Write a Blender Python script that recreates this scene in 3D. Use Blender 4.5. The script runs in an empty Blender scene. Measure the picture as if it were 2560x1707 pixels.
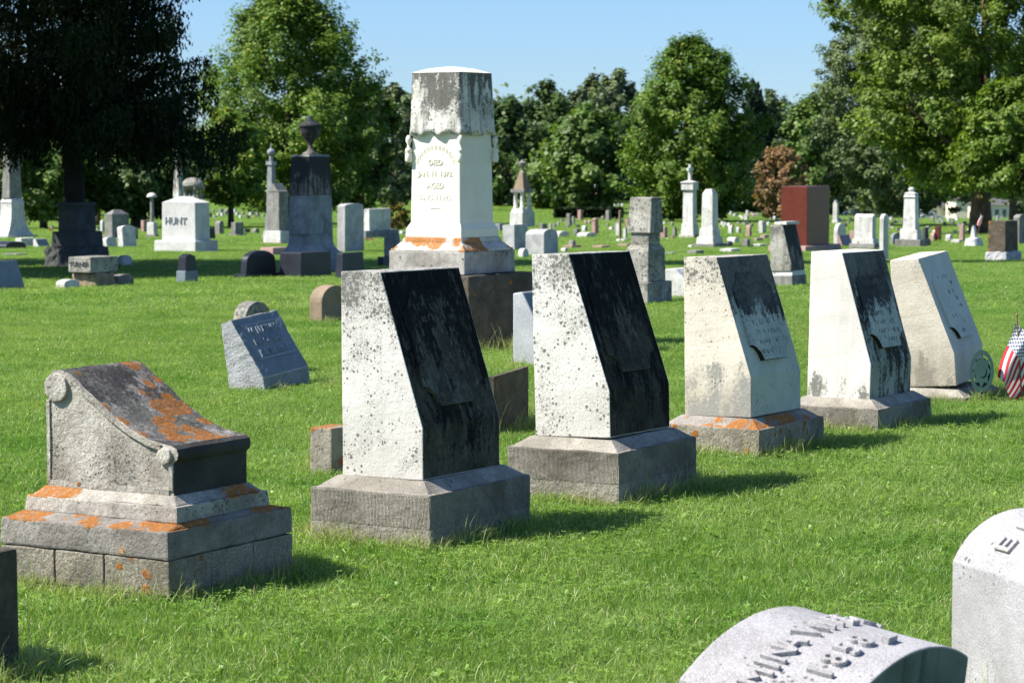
import bpy, bmesh, math, random
import numpy as np
from mathutils import Vector, Matrix, Euler, noise

# ------------------------------------------------------------------ camera, sky, sun, exposure
SC = bpy.context.scene
COL = SC.collection
F, PITCH, ZC = 6300.0, 0.0751, 1.54           # focal length in photo pixels, downward pitch, lens height
cam_d = bpy.data.cameras.new("camera")
cam = bpy.data.objects.new("camera", cam_d)
COL.objects.link(cam)
cam.location = (0, 0, ZC)
cam.rotation_euler = (math.pi / 2 - PITCH, 0, 0)
cam_d.sensor_width = 22.3
cam_d.lens = 22.3 * F / 2560
cam_d.clip_start = 0.1
cam_d.clip_end = 3000
cam_d.dof.use_dof = True
cam_d.dof.focus_distance = 10.6
cam_d.dof.aperture_fstop = 6.3
SC.camera = cam

SUN_EL = math.radians(49)
SUN_A = math.radians(11)                      # shadows fall to the right and a little away
to_sun = Vector((-math.cos(SUN_A) * math.cos(SUN_EL), -math.sin(SUN_A) * math.cos(SUN_EL), math.sin(SUN_EL)))
w = bpy.data.worlds.new("World")
SC.world = w
w.use_nodes = True
wn = w.node_tree.nodes
bg = wn["Background"]
sky = wn.new("ShaderNodeTexSky")
sky.sky_type = 'NISHITA'
sky.sun_disc = False
sky.sun_elevation = SUN_EL
sky.sun_rotation = math.atan2(to_sun.x, to_sun.y)
sky.altitude = 200
sky.air_density = 0.9
sky.dust_density = 0.6
sky.ozone_density = 9.0
w.node_tree.links.new(sky.outputs[0], bg.inputs[0])
bg.inputs[1].default_value = 0.09
_tc = wn.new("ShaderNodeTexCoord"); _ad = wn.new("ShaderNodeVectorMath"); _ad.operation = 'ADD'
_ad.inputs[1].default_value = (0, 0, .02)
w.node_tree.links.new(_tc.outputs['Generated'], _ad.inputs[0]); w.node_tree.links.new(_ad.outputs[0], sky.inputs[0])
sl = bpy.data.lights.new("sun", 'SUN')
sl.energy = 5.0
sl.angle = math.radians(0.5)
sl.color = (1.0, 0.95, 0.86)
sun = bpy.data.objects.new("sun", sl)
COL.objects.link(sun)
sun.rotation_euler = to_sun.to_track_quat('Z', 'Y').to_euler()
sun.location = to_sun * 60
SC.view_settings.view_transform = 'Standard'
SC.view_settings.look = 'None'
SC.view_settings.exposure = 0.90
SC.view_settings.gamma = 1
SC.cycles.max_bounces = 6
SC.cycles.transparent_max_bounces = 6

random.seed(7)
RNG = np.random.default_rng(11)

# ------------------------------------------------------------------ terrain
_TP = [(0, 0), (14, 0), (17, .05), (22, .06), (30, .13), (38, .28), (50, .5), (80, 1.0), (100, 1.33),
       (120, 1.6), (150, 1.75), (180, 1.6), (230, 2.0), (420, 6.0), (2500, 45)]
_TR = _TP[:9] + [(120, 1.75), (150, 2.55), (180, 3.4), (230, 4.7), (420, 9.9), (2500, 60)]
def drop(y, x=0.0):
    a = float(np.interp(y, [p[0] for p in _TP], [p[1] for p in _TP]))
    if x < 12 or y < 100: return a
    t = min(1, (x - 12) / 7); t = t * t * (3 - 2 * t)      # the lawn keeps falling away on the right
    return a * (1 - t) + t * float(np.interp(y, [p[0] for p in _TR], [p[1] for p in _TR]))
def row_of(y):
    return 379 + F * (ZC + drop(y)) / y
def depth(row):
    lo, hi = 5.0, 178.0
    for _ in range(50):
        m = (lo + hi) / 2
        if row_of(m) > row: lo = m
        else: hi = m
    return lo
def spot(px, row):
    """ground point seen at a photo pixel"""
    D = depth(row)
    return Vector(((px - 1280) / F * D, D, -drop(D)))

# ------------------------------------------------------------------ node helpers / materials
def new_mat(name):
    m = bpy.data.materials.new(name)
    m.use_nodes = True
    nt = m.node_tree
    return m, nt, nt.nodes["Principled BSDF"]
class NT:
    def __init__(s, nt): s.nt = nt
    def n(s, t, **k):
        o = s.nt.nodes.new(t)
        for a, b in k.items(): setattr(o, a, b)
        return o
    def l(s, a, b): s.nt.links.new(a, b)
    def val(s, x, sock):
        if isinstance(x, (int, float)): sock.default_value = x
        elif isinstance(x, (tuple, list)): sock.default_value = (*x, 1) if len(sock.default_value) == 4 and len(x) == 3 else x
        else: s.l(x, sock)
    def math(s, op, a, b=0.0, c=None, clamp=False):
        o = s.n("ShaderNodeMath", operation=op, use_clamp=clamp)
        s.val(a, o.inputs[0]); s.val(b, o.inputs[1])
        if c is not None: s.val(c, o.inputs[2])
        return o.outputs[0]
    def mix(s, f, a, b, blend='MIX'):
        o = s.n("ShaderNodeMix", data_type='RGBA', blend_type=blend)
        s.val(f, o.inputs[0]); s.val(a, o.inputs[6]); s.val(b, o.inputs[7])
        return o.outputs[2]
    def noise(s, v, scale, detail=4, rough=.55, dist=0):
        o = s.n("ShaderNodeTexNoise")
        s.l(v, o.inputs['Vector'])
        o.inputs['Scale'].default_value = scale; o.inputs['Detail'].default_value = detail
        o.inputs['Roughness'].default_value = rough; o.inputs['Distortion'].default_value = dist
        return o.outputs[0]
    def voro(s, v, scale, rnd=1.0):
        o = s.n("ShaderNodeTexVoronoi")
        s.l(v, o.inputs['Vector']); o.inputs['Scale'].default_value = scale; o.inputs['Randomness'].default_value = rnd
        return o
    def step(s, x, lo, hi, a=0.0, b=1.0):
        o = s.n("ShaderNodeMapRange", interpolation_type='SMOOTHSTEP')
        s.val(x, o.inputs[0]); s.val(lo, o.inputs[1]); s.val(hi, o.inputs[2]); s.val(a, o.inputs[3]); s.val(b, o.inputs[4])
        return o.outputs[0]

def stone(name, c1, c2, speck=0.0, sscale=42, speck_top=0.0, stain=0.0, stain_col=(.018, .02, .018), stain_low=0.0,
          lichen=0.0, lich_scale=11, lich_up=False, grain=0.12, gscale=160, bump=.25, bscale=60, rough=.85,
          foot=0.0, courses=None, gritty=0.0, spec=.3, streak=0.0, grime=0.0, pale=0.0):
    m, nt, bsdf = new_mat(name)
    N = NT(nt)
    tc = N.n("ShaderNodeTexCoord"); oi = N.n("ShaderNodeObjectInfo")
    rv = N.n("ShaderNodeCombineXYZ")
    r37 = N.math('MULTIPLY', oi.outputs['Random'], 37.0)
    N.l(r37, rv.inputs[0]); N.l(r37, rv.inputs[1])
    va = N.n("ShaderNodeVectorMath", operation='ADD')
    N.l(tc.outputs['Object'], va.inputs[0]); N.l(rv.outputs[0], va.inputs[1])
    v = va.outputs[0]
    sep = N.n("ShaderNodeSeparateXYZ"); N.l(tc.outputs['Generated'], sep.inputs[0])
    z = sep.outputs[2]
    sepo = N.n("ShaderNodeSeparateXYZ"); N.l(tc.outputs['Object'], sepo.inputs[0])
    base = N.mix(N.step(N.noise(v, 5, 7, .62), .35, .65), c1, c2)
    g = N.noise(v, gscale, 3, .7)
    base = N.mix(grain, base, N.mix(N.step(g, .3, .7), (0.0, 0.0, 0.0), (1, 1, 1)), 'OVERLAY') if grain else base
    if grime:
        base = N.mix(N.step(N.noise(v, 2.4, 6, .7, .8), .42, .66, 0, grime), base, tuple(x * y for x, y in zip(c2, (.50, .47, .42))))
        base = N.mix(N.step(N.noise(v, 21, 6, .75), .50, .68, 0, grime * .8), base, tuple(x * y for x, y in zip(c2, (.55, .53, .50))))
    if streak:
        mp = N.n("ShaderNodeMapping"); N.l(v, mp.inputs[0]); mp.inputs['Scale'].default_value = (14, 14, 1.1)
        sm = N.step(N.noise(mp.outputs[0], 1.0, 6, .6), .50, .68, 0, streak)
        base = N.mix(sm, base, tuple(x * .35 for x in c2))
    if foot:   # soil splash and algae at the bottom of the stone
        fm = N.math('MULTIPLY', N.step(N.math('ADD', z, N.math('MULTIPLY', N.noise(v, 9, 5), .45)), .25, .62, 1, 0), foot)
        base = N.mix(fm, base, (.16, .135, .08))
    if stain:
        mp = N.n("ShaderNodeMapping"); N.l(v, mp.inputs[0]); mp.inputs['Scale'].default_value = (1, 1, .35)
        s1 = N.noise(mp.outputs[0], 9, 8, .68)
        s2 = N.noise(v, 55, 5, .7)
        f = N.math('ADD', N.math('MULTIPLY', s1, .72), N.math('MULTIPLY', s2, .28))
        f = N.math('ADD', f, N.math('MULTIPLY', N.math('SUBTRACT', z, .5), .25 - stain_low))
        th = 1.0 - stain
        base = N.mix(N.step(f, th * .5 + .22, th * .5 + .30), base, stain_col)
    if speck:
        vo = N.voro(v, sscale)
        dens = N.math('ADD', N.math('MULTIPLY', N.noise(v, 4.5, 5, .65), 1.7), N.math('MULTIPLY', N.step(z, .45, 1.0), speck_top))
        dens = N.math('ADD', dens, speck - 1.12)
        cs = N.n("ShaderNodeSeparateColor"); N.l(vo.outputs['Color'], cs.inputs[0])
        rad = N.math('SUBTRACT', dens, N.math('MULTIPLY', cs.outputs[0], .72))
        edge = N.math('ADD', vo.outputs['Distance'], N.math('MULTIPLY', N.math('SUBTRACT', N.noise(v, 190, 3), .5), .35))
        k = N.math('SUBTRACT', rad, edge)
        base = N.mix(N.step(k, -.03, .08, 0, .85), base, (.085, .085, .075))
        vo2 = N.voro(v, sscale * 2.6)
        cs2 = N.n("ShaderNodeSeparateColor"); N.l(vo2.outputs['Color'], cs2.inputs[0])
        k2 = N.math('SUBTRACT', N.math('SUBTRACT', dens, N.math('MULTIPLY', cs2.outputs[1], .75)), vo2.outputs['Distance'])
        base = N.mix(N.step(k2, -.05, .15, 0, .7), base, (.14, .14, .12))
        k3 = N.math('ADD', N.noise(v, sscale * 2.2, 5, .75), N.math('MULTIPLY', dens, .42))
        base = N.mix(N.step(k3, .70, .84, 0, .58), base, (.17, .165, .145))
    if pale:   # worn lighter drips through the crust
        mp = N.n("ShaderNodeMapping"); N.l(v, mp.inputs[0]); mp.inputs['Scale'].default_value = (34, 34, 5)
        dm = N.math('MULTIPLY', N.step(N.noise(mp.outputs[0], 1.0, 5, .7), .50, .74), N.step(N.noise(v, 3.2, 3), .38, .62, .15, 1))
        base = N.mix(N.math('MULTIPLY', dm, pale), base, (.27, .275, .245))
    hgt = N.noise(v, bscale, 6, .65)
    if lichen:
        vo = N.voro(v, lich_scale)
        cs = N.n("ShaderNodeSeparateColor"); N.l(vo.outputs['Color'], cs.inputs[0])
        wob = N.math('MULTIPLY', N.math('SUBTRACT', N.noise(v, 70, 5, .7), .5), .42)
        dens = N.step(N.noise(v, 2.6, 3), .34, .62, 0, lichen)
        if lich_up:
            ge = N.n("ShaderNodeNewGeometry"); sg = N.n("ShaderNodeSeparateXYZ"); N.l(ge.outputs['Normal'], sg.inputs[0])
            dens = N.math('MULTIPLY', dens, N.step(sg.outputs[2], .1, .55, .32, 1.0))
        rad = N.math('SUBTRACT', dens, N.math('MULTIPLY', cs.outputs[0], .55))
        k = N.math('SUBTRACT', rad, N.math('ADD', vo.outputs['Distance'], wob))
        lm = N.math('MULTIPLY', N.step(k, -.04, .10), N.step(N.noise(v, 95, 5, .75), .34, .50, .25, 1.0))
        lc = N.mix(N.noise(v, 120, 3), (.52, .175, .012), (.33, .095, .008))
        lc = N.mix(N.step(N.noise(v, 45, 3), .52, .66, 0, .6), lc, (.50, .38, .22))
        lc = N.mix(N.step(k, .05, .30, 0, .55), N.mix(N.step(k, .0, .06, .5, 0), lc, (.60, .34, .05)), (.30, .13, .03))
        base = N.mix(lm, base, lc)
        hgt = N.math('ADD', hgt, N.math('MULTIPLY', lm, N.math('ADD', N.math('MULTIPLY', N.noise(v, 160, 3), .5), .25)))
    if courses:   # (spacing of horizontal tooling lines)
        wv = N.n("ShaderNodeTexWave", wave_type='BANDS', bands_direction='X')
        mp = N.n("ShaderNodeMapping"); N.l(tc.outputs['Object'], mp.inputs[0]); mp.inputs['Rotation'].default_value = (0, 0, math.radians(45))
        N.l(mp.outputs[0], wv.inputs[0]); wv.inputs['Scale'].default_value = courses
        wv.inputs['Distortion'].default_value = 1.5
        band = N.step(z, .60, .62)
        hgt = N.math('ADD', hgt, N.math('MULTIPLY', N.math('MULTIPLY', wv.outputs[0], band), .5))
    if gritty:
        hgt = N.math('ADD', hgt, N.math('MULTIPLY', N.noise(v, 24, 8, .75, 1.5), gritty))
    bp = N.n("ShaderNodeBump"); bp.inputs['Strength'].default_value = bump; bp.inputs['Distance'].default_value = .012
    N.l(hgt, bp.inputs['Height'])
    N.val(base, bsdf.inputs['Base Color'])
    bsdf.inputs['Roughness'].default_value = rough
    bsdf.inputs['Specular IOR Level'].default_value = spec
    N.l(bp.outputs[0], bsdf.inputs['Normal'])
    return m

W1, W2 = (.72, .69, .635), (.62, .60, .545)
M = {}
M['marble_speck'] = stone('speckled white marble', W1, W2, speck=.60, sscale=62, speck_top=.50, stain=0, foot=.15, streak=.12, grime=.15, bump=.3)
M['marble_speck2'] = stone('speckled marble clean', W1, (.74, .72, .66), speck=.62, speck_top=.40, sscale=58, foot=.2, grime=.15, bump=.3)
M['marble_cream'] = stone('cream marble', (.72, .655, .54), (.64, .585, .495), speck=.50, speck_top=.45, sscale=60, stain=.22, stain_low=.70, stain_col=(.30, .29, .26), foot=.45, grime=.25, bump=.3)
M['marble_clean'] = stone('clean white marble', (.74, .71, .655), (.69, .65, .59), speck=.36, speck_top=-.05, sscale=70, grime=.12, streak=.15, stain=.14, stain_low=.62, stain_col=(.2, .2, .17), bump=.15)
M['marble_warm'] = stone('warm stained marble', (.68, .615, .515), (.60, .53, .435), speck=.48, sscale=70, stain=.14, stain_low=.70, stain_col=(.28, .25, .2), foot=.4, grime=.25, bump=.3)
M['black_front'] = stone('black crusted marble', (.105, .093, .074), (.042, .038, .031), stain=.55, stain_col=(.008, .009, .009), grain=.3, gscale=50, grime=.5, streak=.0, pale=.55, bump=.6, spec=.1, gritty=.5)
M['black_front2'] = stone('black crusted marble darker', (.070, .062, .050), (.030, .027, .023), stain=.62, stain_col=(.006, .007, .007), grain=.3, gscale=50, grime=.4, pale=.38, bump=.5, spec=.1, gritty=.5)
M['black_panel'] = stone('worn black marble panel', (.135, .125, .105), (.055, .052, .044), stain=.50, stain_col=(.012, .012, .011), grain=.3, gscale=50, grime=.5, pale=.75, bump=.6, spec=.1, gritty=.5)
M['mixed_front'] = stone('half blackened marble', (.52, .54, .49), (.44, .46, .41), speck=.55, sscale=60, speck_top=.55, stain=.33, stain_low=-.35, stain_col=(.025, .028, .03), bump=.3)
M['mixed_front2'] = stone('mostly blackened marble', (.36, .38, .35), (.26, .28, .25), speck=.6, sscale=60, speck_top=.4, stain=.55, stain_low=.15, stain_col=(.02, .022, .02), bump=.3)
M['mixed_panel'] = stone('dark streaked marble panel', (.50, .52, .47), (.38, .40, .37), speck=.6, sscale=70, speck_top=.35, stain=.50, stain_low=-.35, stain_col=(.03, .032, .035), grain=.2, gscale=70, bump=.5)
M['clean_front'] = stone('clean grey white marble', (.58, .58, .54), (.50, .50, .46), speck=.38, sscale=60, stain=.05, stain_low=.5, stain_col=(.10, .09, .07), bump=.15)
M['moss_edge'] = stone('moss dark edge', (.035, .03, .012), (.02, .02, .008), bump=.5)
M['letters_pale'] = stone('worn pale letters', (.20, .19, .17), (.06, .058, .05), speck=.6, sscale=60, bump=.3)
M['letters_dark'] = stone('blackened letters', (.075, .07, .06), (.04, .037, .033), bump=.3)
M['lime'] = stone('grey limestone base', (.355, .325, .275), (.25, .23, .19), speck=.44, sscale=70, foot=.3, grain=.4, gscale=210, grime=.75, bump=.8, courses=70, lichen=.22, lich_scale=30, gritty=.25)
M['lime_top'] = stone('pale limestone wash', (.40, .365, .31), (.27, .25, .215), speck=.5, sscale=55, grain=.3, grime=.6, bump=.5, lichen=.2, lich_scale=22)
M['lime_rough'] = stone('rough pitted limestone', (.37, .33, .265), (.265, .24, .19), speck=.48, sscale=60, foot=.2, grain=.4, gscale=120, grime=.7, bump=.9, gritty=.9, lichen=.5, lich_scale=17)
M['lime_lichen'] = stone('limestone with orange lichen', (.34, .31, .275), (.22, .20, .18), speck=.5, sscale=50, grain=.3, grime=.6, bump=.7, gritty=.5, lichen=1.22, lich_scale=13, lich_up=True)
M['marble_lichen'] = stone('marble with orange lichen', (.48, .44, .38), (.29, .27, .24), speck=.55, sscale=60, grain=.3, grime=.6, bump=.6, gritty=.4, lichen=1.28, lich_scale=15, lich_up=True)
M['scroll_side'] = stone('pitted pale marble', (.72, .68, .60), (.44, .40, .34), speck=.62, sscale=80, grain=.3, gscale=100, grime=.55, bump=1.0, gritty=1.6, lichen=.42, lich_scale=34, foot=.3)
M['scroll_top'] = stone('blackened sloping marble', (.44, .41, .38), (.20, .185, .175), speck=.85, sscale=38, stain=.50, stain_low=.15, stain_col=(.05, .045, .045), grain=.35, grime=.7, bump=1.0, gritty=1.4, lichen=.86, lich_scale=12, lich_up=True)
M['scroll_front'] = stone('dark front marble', (.06, .055, .05), (.035, .033, .03), bump=.6, gritty=.8)  # much darker colour on the front of the scroll die
M['granite'] = stone('grey granite', (.46, .47, .49), (.38, .39, .41), grain=.45, gscale=330, bump=.15, rough=.7)
M['granite_light'] = stone('pale granite', (.42, .41, .42), (.34, .33, .335), speck=.50, sscale=55, foot=.35, grime=.25, grain=.55, gscale=330, bump=.3, gritty=.15, rough=.75)
M['granite_white'] = stone('near white granite', (.60, .60, .60), (.50, .50, .50), grain=.4, gscale=200, grime=.15, bump=.15)
M['granite_rock'] = stone('rock faced granite', (.52, .52, .53), (.36, .36, .37), speck=.45, sscale=50, grain=.5, gscale=200, bump=.8, gritty=1.2, foot=.35)
M['granite_slate'] = stone('blue grey dressed and shaded granite', (.20, .235, .27), (.165, .195, .225), grain=.3, gscale=330, bump=.08, rough=.6)
M['slate_letters'] = stone('raised frosted letters', (.27, .31, .36), (.24, .28, .33), bump=.1)
M['bluegrey'] = stone('blue grey stone', (.33, .35, .37), (.22, .24, .26), streak=.4, grime=.5, bump=.3)
M['white'] = stone('white marble', (.72, .71, .68), (.56, .55, .52), speck=.54, sscale=20, streak=.35, grime=.3, bump=.3)
M['grey'] = stone('grey stone', (.32, .31, .29), (.22, .215, .20), speck=.6, sscale=22, streak=.35, grime=.5, bump=.4)
M['dark'] = stone('dark grey stone', (.085, .09, .09), (.05, .055, .055), bump=.3)
M['blackgran'] = stone('black granite', (.03, .033, .045), (.02, .022, .03), bump=.1, rough=.4)
M['pink'] = stone('pink granite', (.42, .27, .235), (.34, .22, .19), grain=.4, gscale=90, bump=.1, rough=.6)
M['red'] = stone('red granite', (.145, .034, .024), (.115, .028, .02), grain=.3, gscale=120, bump=.05, rough=.35)
M['redpol'] = stone('polished red granite', (.10, .04, .03), (.075, .032, .025), grain=.2, gscale=120, bump=.03, rough=.12, spec=.6)
M['brown'] = stone('brown stained stone', (.30, .22, .15), (.22, .17, .12), speck=.5, sscale=30, lichen=.35, lich_scale=16, bump=.4, gritty=.5)
M['stub_stone'] = stone('rusty topped limestone', (.36, .32, .26), (.25, .22, .18), speck=.5, sscale=50, grime=.6, bump=.7, gritty=.5, lichen=1.5, lich_scale=16, lich_up=True)
M['mottled'] = stone('mottled lichened marble', (.50, .48, .43), (.34, .325, .28), speck=.80, speck_top=.2, sscale=28, lichen=.3, lich_scale=14, streak=.4, grime=.6, bump=.5)
M['mon_white'] = stone('creamy white monument marble', (.78, .74, .63), (.73, .69, .585), speck=.36, sscale=60, streak=.0, bump=.12)
M['drape'] = stone('streaked black and white drape', (.74, .72, .66), (.58, .565, .51), speck=.70, sscale=30, stain=.48, stain_low=.05, stain_col=(.12, .12, .105), streak=.95, grime=.3, bump=.6)
M['mon_base'] = stone('weathered pale plinth', (.48, .45, .41), (.34, .32, .29), speck=.66, sscale=26, streak=.35, grime=.6, bump=.3)
M['mon_lichen'] = stone('plinth with orange lichen', (.60, .56, .50), (.44, .42, .38), speck=.5, sscale=26, lichen=1.25, lich_scale=7, lich_up=False, bump=.4)
M['rockbase'] = stone('brown rock faced base', (.17, .135, .095), (.09, .075, .055), speck=.5, sscale=20, lichen=.4, lich_scale=9, grime=.6, bump=.9, gritty=1.2)
M['boulder'] = stone('tan boulder', (.38, .28, .18), (.26, .20, .14), speck=.55, sscale=24, bump=.9, gritty=1.0)
M['streaky'] = stone('dark streaked marble', (.26, .235, .21), (.11, .10, .095), stain=.6, stain_col=(.03, .032, .035), streak=.95, grime=.5, bump=.4)

def plain(name, c, rough=.7, spec=.3, metal=0):
    m, nt, b = new_mat(name)
    b.inputs['Base Color'].default_value = (*c, 1); b.inputs['Roughness'].default_value = rough
    b.inputs['Specular IOR Level'].default_value = spec; b.inputs['Metallic'].default_value = metal
    N = NT(nt); tc = N.n("ShaderNodeTexCoord")
    col = N.mix(N.step(N.noise(tc.outputs['Object'], 8, 5), .3, .7, 0, .5), c, tuple(x * .6 for x in c))
    N.l(col, b.inputs['Base Color'])
    return m
M['bronze'] = plain('verdigris bronze', (.028, .075, .066), .6, .4, .3)
M['bronze_plate'] = plain('dull green bronze', (.018, .042, .038), .7)
M['bronze_dark'] = plain('dark rusted bronze', (.06, .03, .025), .7)
M['wood'] = plain('wooden stick', (.25, .15, .08))
M['bark'] = stone('tree bark', (.10, .075, .05), (.05, .04, .03), bump=1.0, gritty=1.2, bscale=20)
M['bark_dark'] = stone('dark spruce bark', (.03, .026, .022), (.018, .016, .014), bump=1.0, gritty=1.2, bscale=20)
M['bark_tan'] = stone('warm sunlit bark', (.22, .15, .09), (.12, .085, .055), bump=1.0, gritty=1.2, bscale=20)
M['cream_wall'] = plain('cream wall', (.80, .74, .55))
M['white_wall'] = plain('white siding', (.70, .72, .74))
M['shingle'] = plain('grey roof shingles', (.12, .115, .11))
M['window'] = plain('window glass', (.10, .13, .17), .15, .5)
M['tyre'] = plain('tyre rubber', (.02, .02, .02))
M['car_silver'] = plain('silver car paint', (.55, .56, .58), .3, .5, .4)
M['car_dark'] = plain('dark car paint', (.03, .04, .06), .25, .5)
M['petal_red'] = plain('red petals', (.75, .02, .05))
M['petal_yellow'] = plain('yellow petals', (.85, .62, .05))
M['petal_pink'] = plain('pink petals', (.75, .30, .40))
M['petal_white'] = plain('white petals', (.85, .82, .80))
M['hedge'] = plain('dark clipped hedge', (.012, .02, .01))

def foliage(name, c1, c2, trans=.35, scale=.6, rough=.5, attr=True, yellow=None):
    m, nt, b = new_mat(name)
    N = NT(nt)
    ge = N.n("ShaderNodeNewGeometry")
    f = N.noise(ge.outputs['Position'], scale, 6, .68)
    col = N.mix(N.step(f, .40, .60), c1, c2)
    col = N.mix(N.step(N.noise(ge.outputs['Position'], scale * .23, 3), .35, .68, 0, .45), col, tuple(x * y for x, y in zip(c2, (1.15, 1.0, 1.1))))
    if attr:
        at = N.n("ShaderNodeAttribute"); at.attribute_name = 'bc'
        if yellow is not None: col = N.mix(N.step(at.outputs['Fac'], .80, .97, 0, .85), col, yellow)
        col = N.mix(1.0, col, N.mix(at.outputs['Fac'], (.55, .55, .55), (1.4, 1.4, 1.35)), 'MULTIPLY')
    b.inputs['Roughness'].default_value = rough
    b.inputs['Specular IOR Level'].default_value = .04 if 'needle' in name else .3
    N.l(col, b.inputs['Base Color'])
    tr = N.n("ShaderNodeBsdfTranslucent")
    N.l(N.mix(1.0, col, (1.25, 1.3, .6), 'MULTIPLY'), tr.inputs[0])
    mx = N.n("ShaderNodeMixShader"); mx.inputs[0].default_value = trans
    N.l(b.outputs[0], mx.inputs[1]); N.l(tr.outputs[0], mx.inputs[2])
    N.l(mx.outputs[0], nt.nodes["Material Output"].inputs[0])
    return m
M['grass'] = foliage('grass blades', (.145, .29, .048), (.255, .395, .10), .45, 1.1, .38, True, (.58, .56, .34))
M['clover'] = foliage('clover leaves', (.085, .20, .02), (.12, .26, .035), .35, 2, .5)
M['straw'] = foliage('tall grass stems', (.22, .34, .08), (.38, .42, .18), .35, 3, .5)
M['leaf_maple'] = foliage('bright maple leaves', (.095, .18, .024), (.14, .24, .034), .38, .5, .5, True, (.24, .25, .04))
M['leaf_mid'] = foliage('mid green leaves', (.08, .15, .03), (.125, .20, .042), .3, .3)
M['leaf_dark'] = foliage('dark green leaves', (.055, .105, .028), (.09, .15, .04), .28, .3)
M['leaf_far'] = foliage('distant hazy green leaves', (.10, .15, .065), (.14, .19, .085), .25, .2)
M['leaf_locust'] = foliage('yellow green leaves', (.10, .175, .022), (.155, .235, .032), .38, .5, .5, True, (.17, .21, .03))
M['leaf_juniper'] = foliage('grey green juniper sprays', (.085, .13, .04), (.12, .17, .06), .25, .5)
M['leaf_brown'] = foliage('brown turning leaves', (.42, .24, .13), (.26, .20, .09), .3, .4)
M['leaf_gold'] = foliage('golden shrub leaves', (.28, .19, .03), (.20, .18, .04), .3, .8)
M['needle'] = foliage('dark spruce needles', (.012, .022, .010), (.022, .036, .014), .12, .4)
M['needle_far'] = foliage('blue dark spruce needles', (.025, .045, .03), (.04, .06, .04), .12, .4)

m, nt, b = new_mat('lawn soil and thatch')
N = NT(nt); ge = N.n("ShaderNodeNewGeometry")
c = N.mix(N.step(N.noise(ge.outputs['Position'], 1.2, 6), .35, .65), (.10, .15, .035), (.14, .19, .055))
N.l(c, b.inputs['Base Color']); b.inputs['Roughness'].default_value = .95; b.inputs['Specular IOR Level'].default_value = 0
bp = N.n("ShaderNodeBump"); N.l(N.noise(ge.outputs['Position'], 25, 5), bp.inputs['Height']); bp.inputs['Distance'].default_value = .03
N.l(bp.outputs[0], b.inputs['Normal'])
M['soil'] = m

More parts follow.
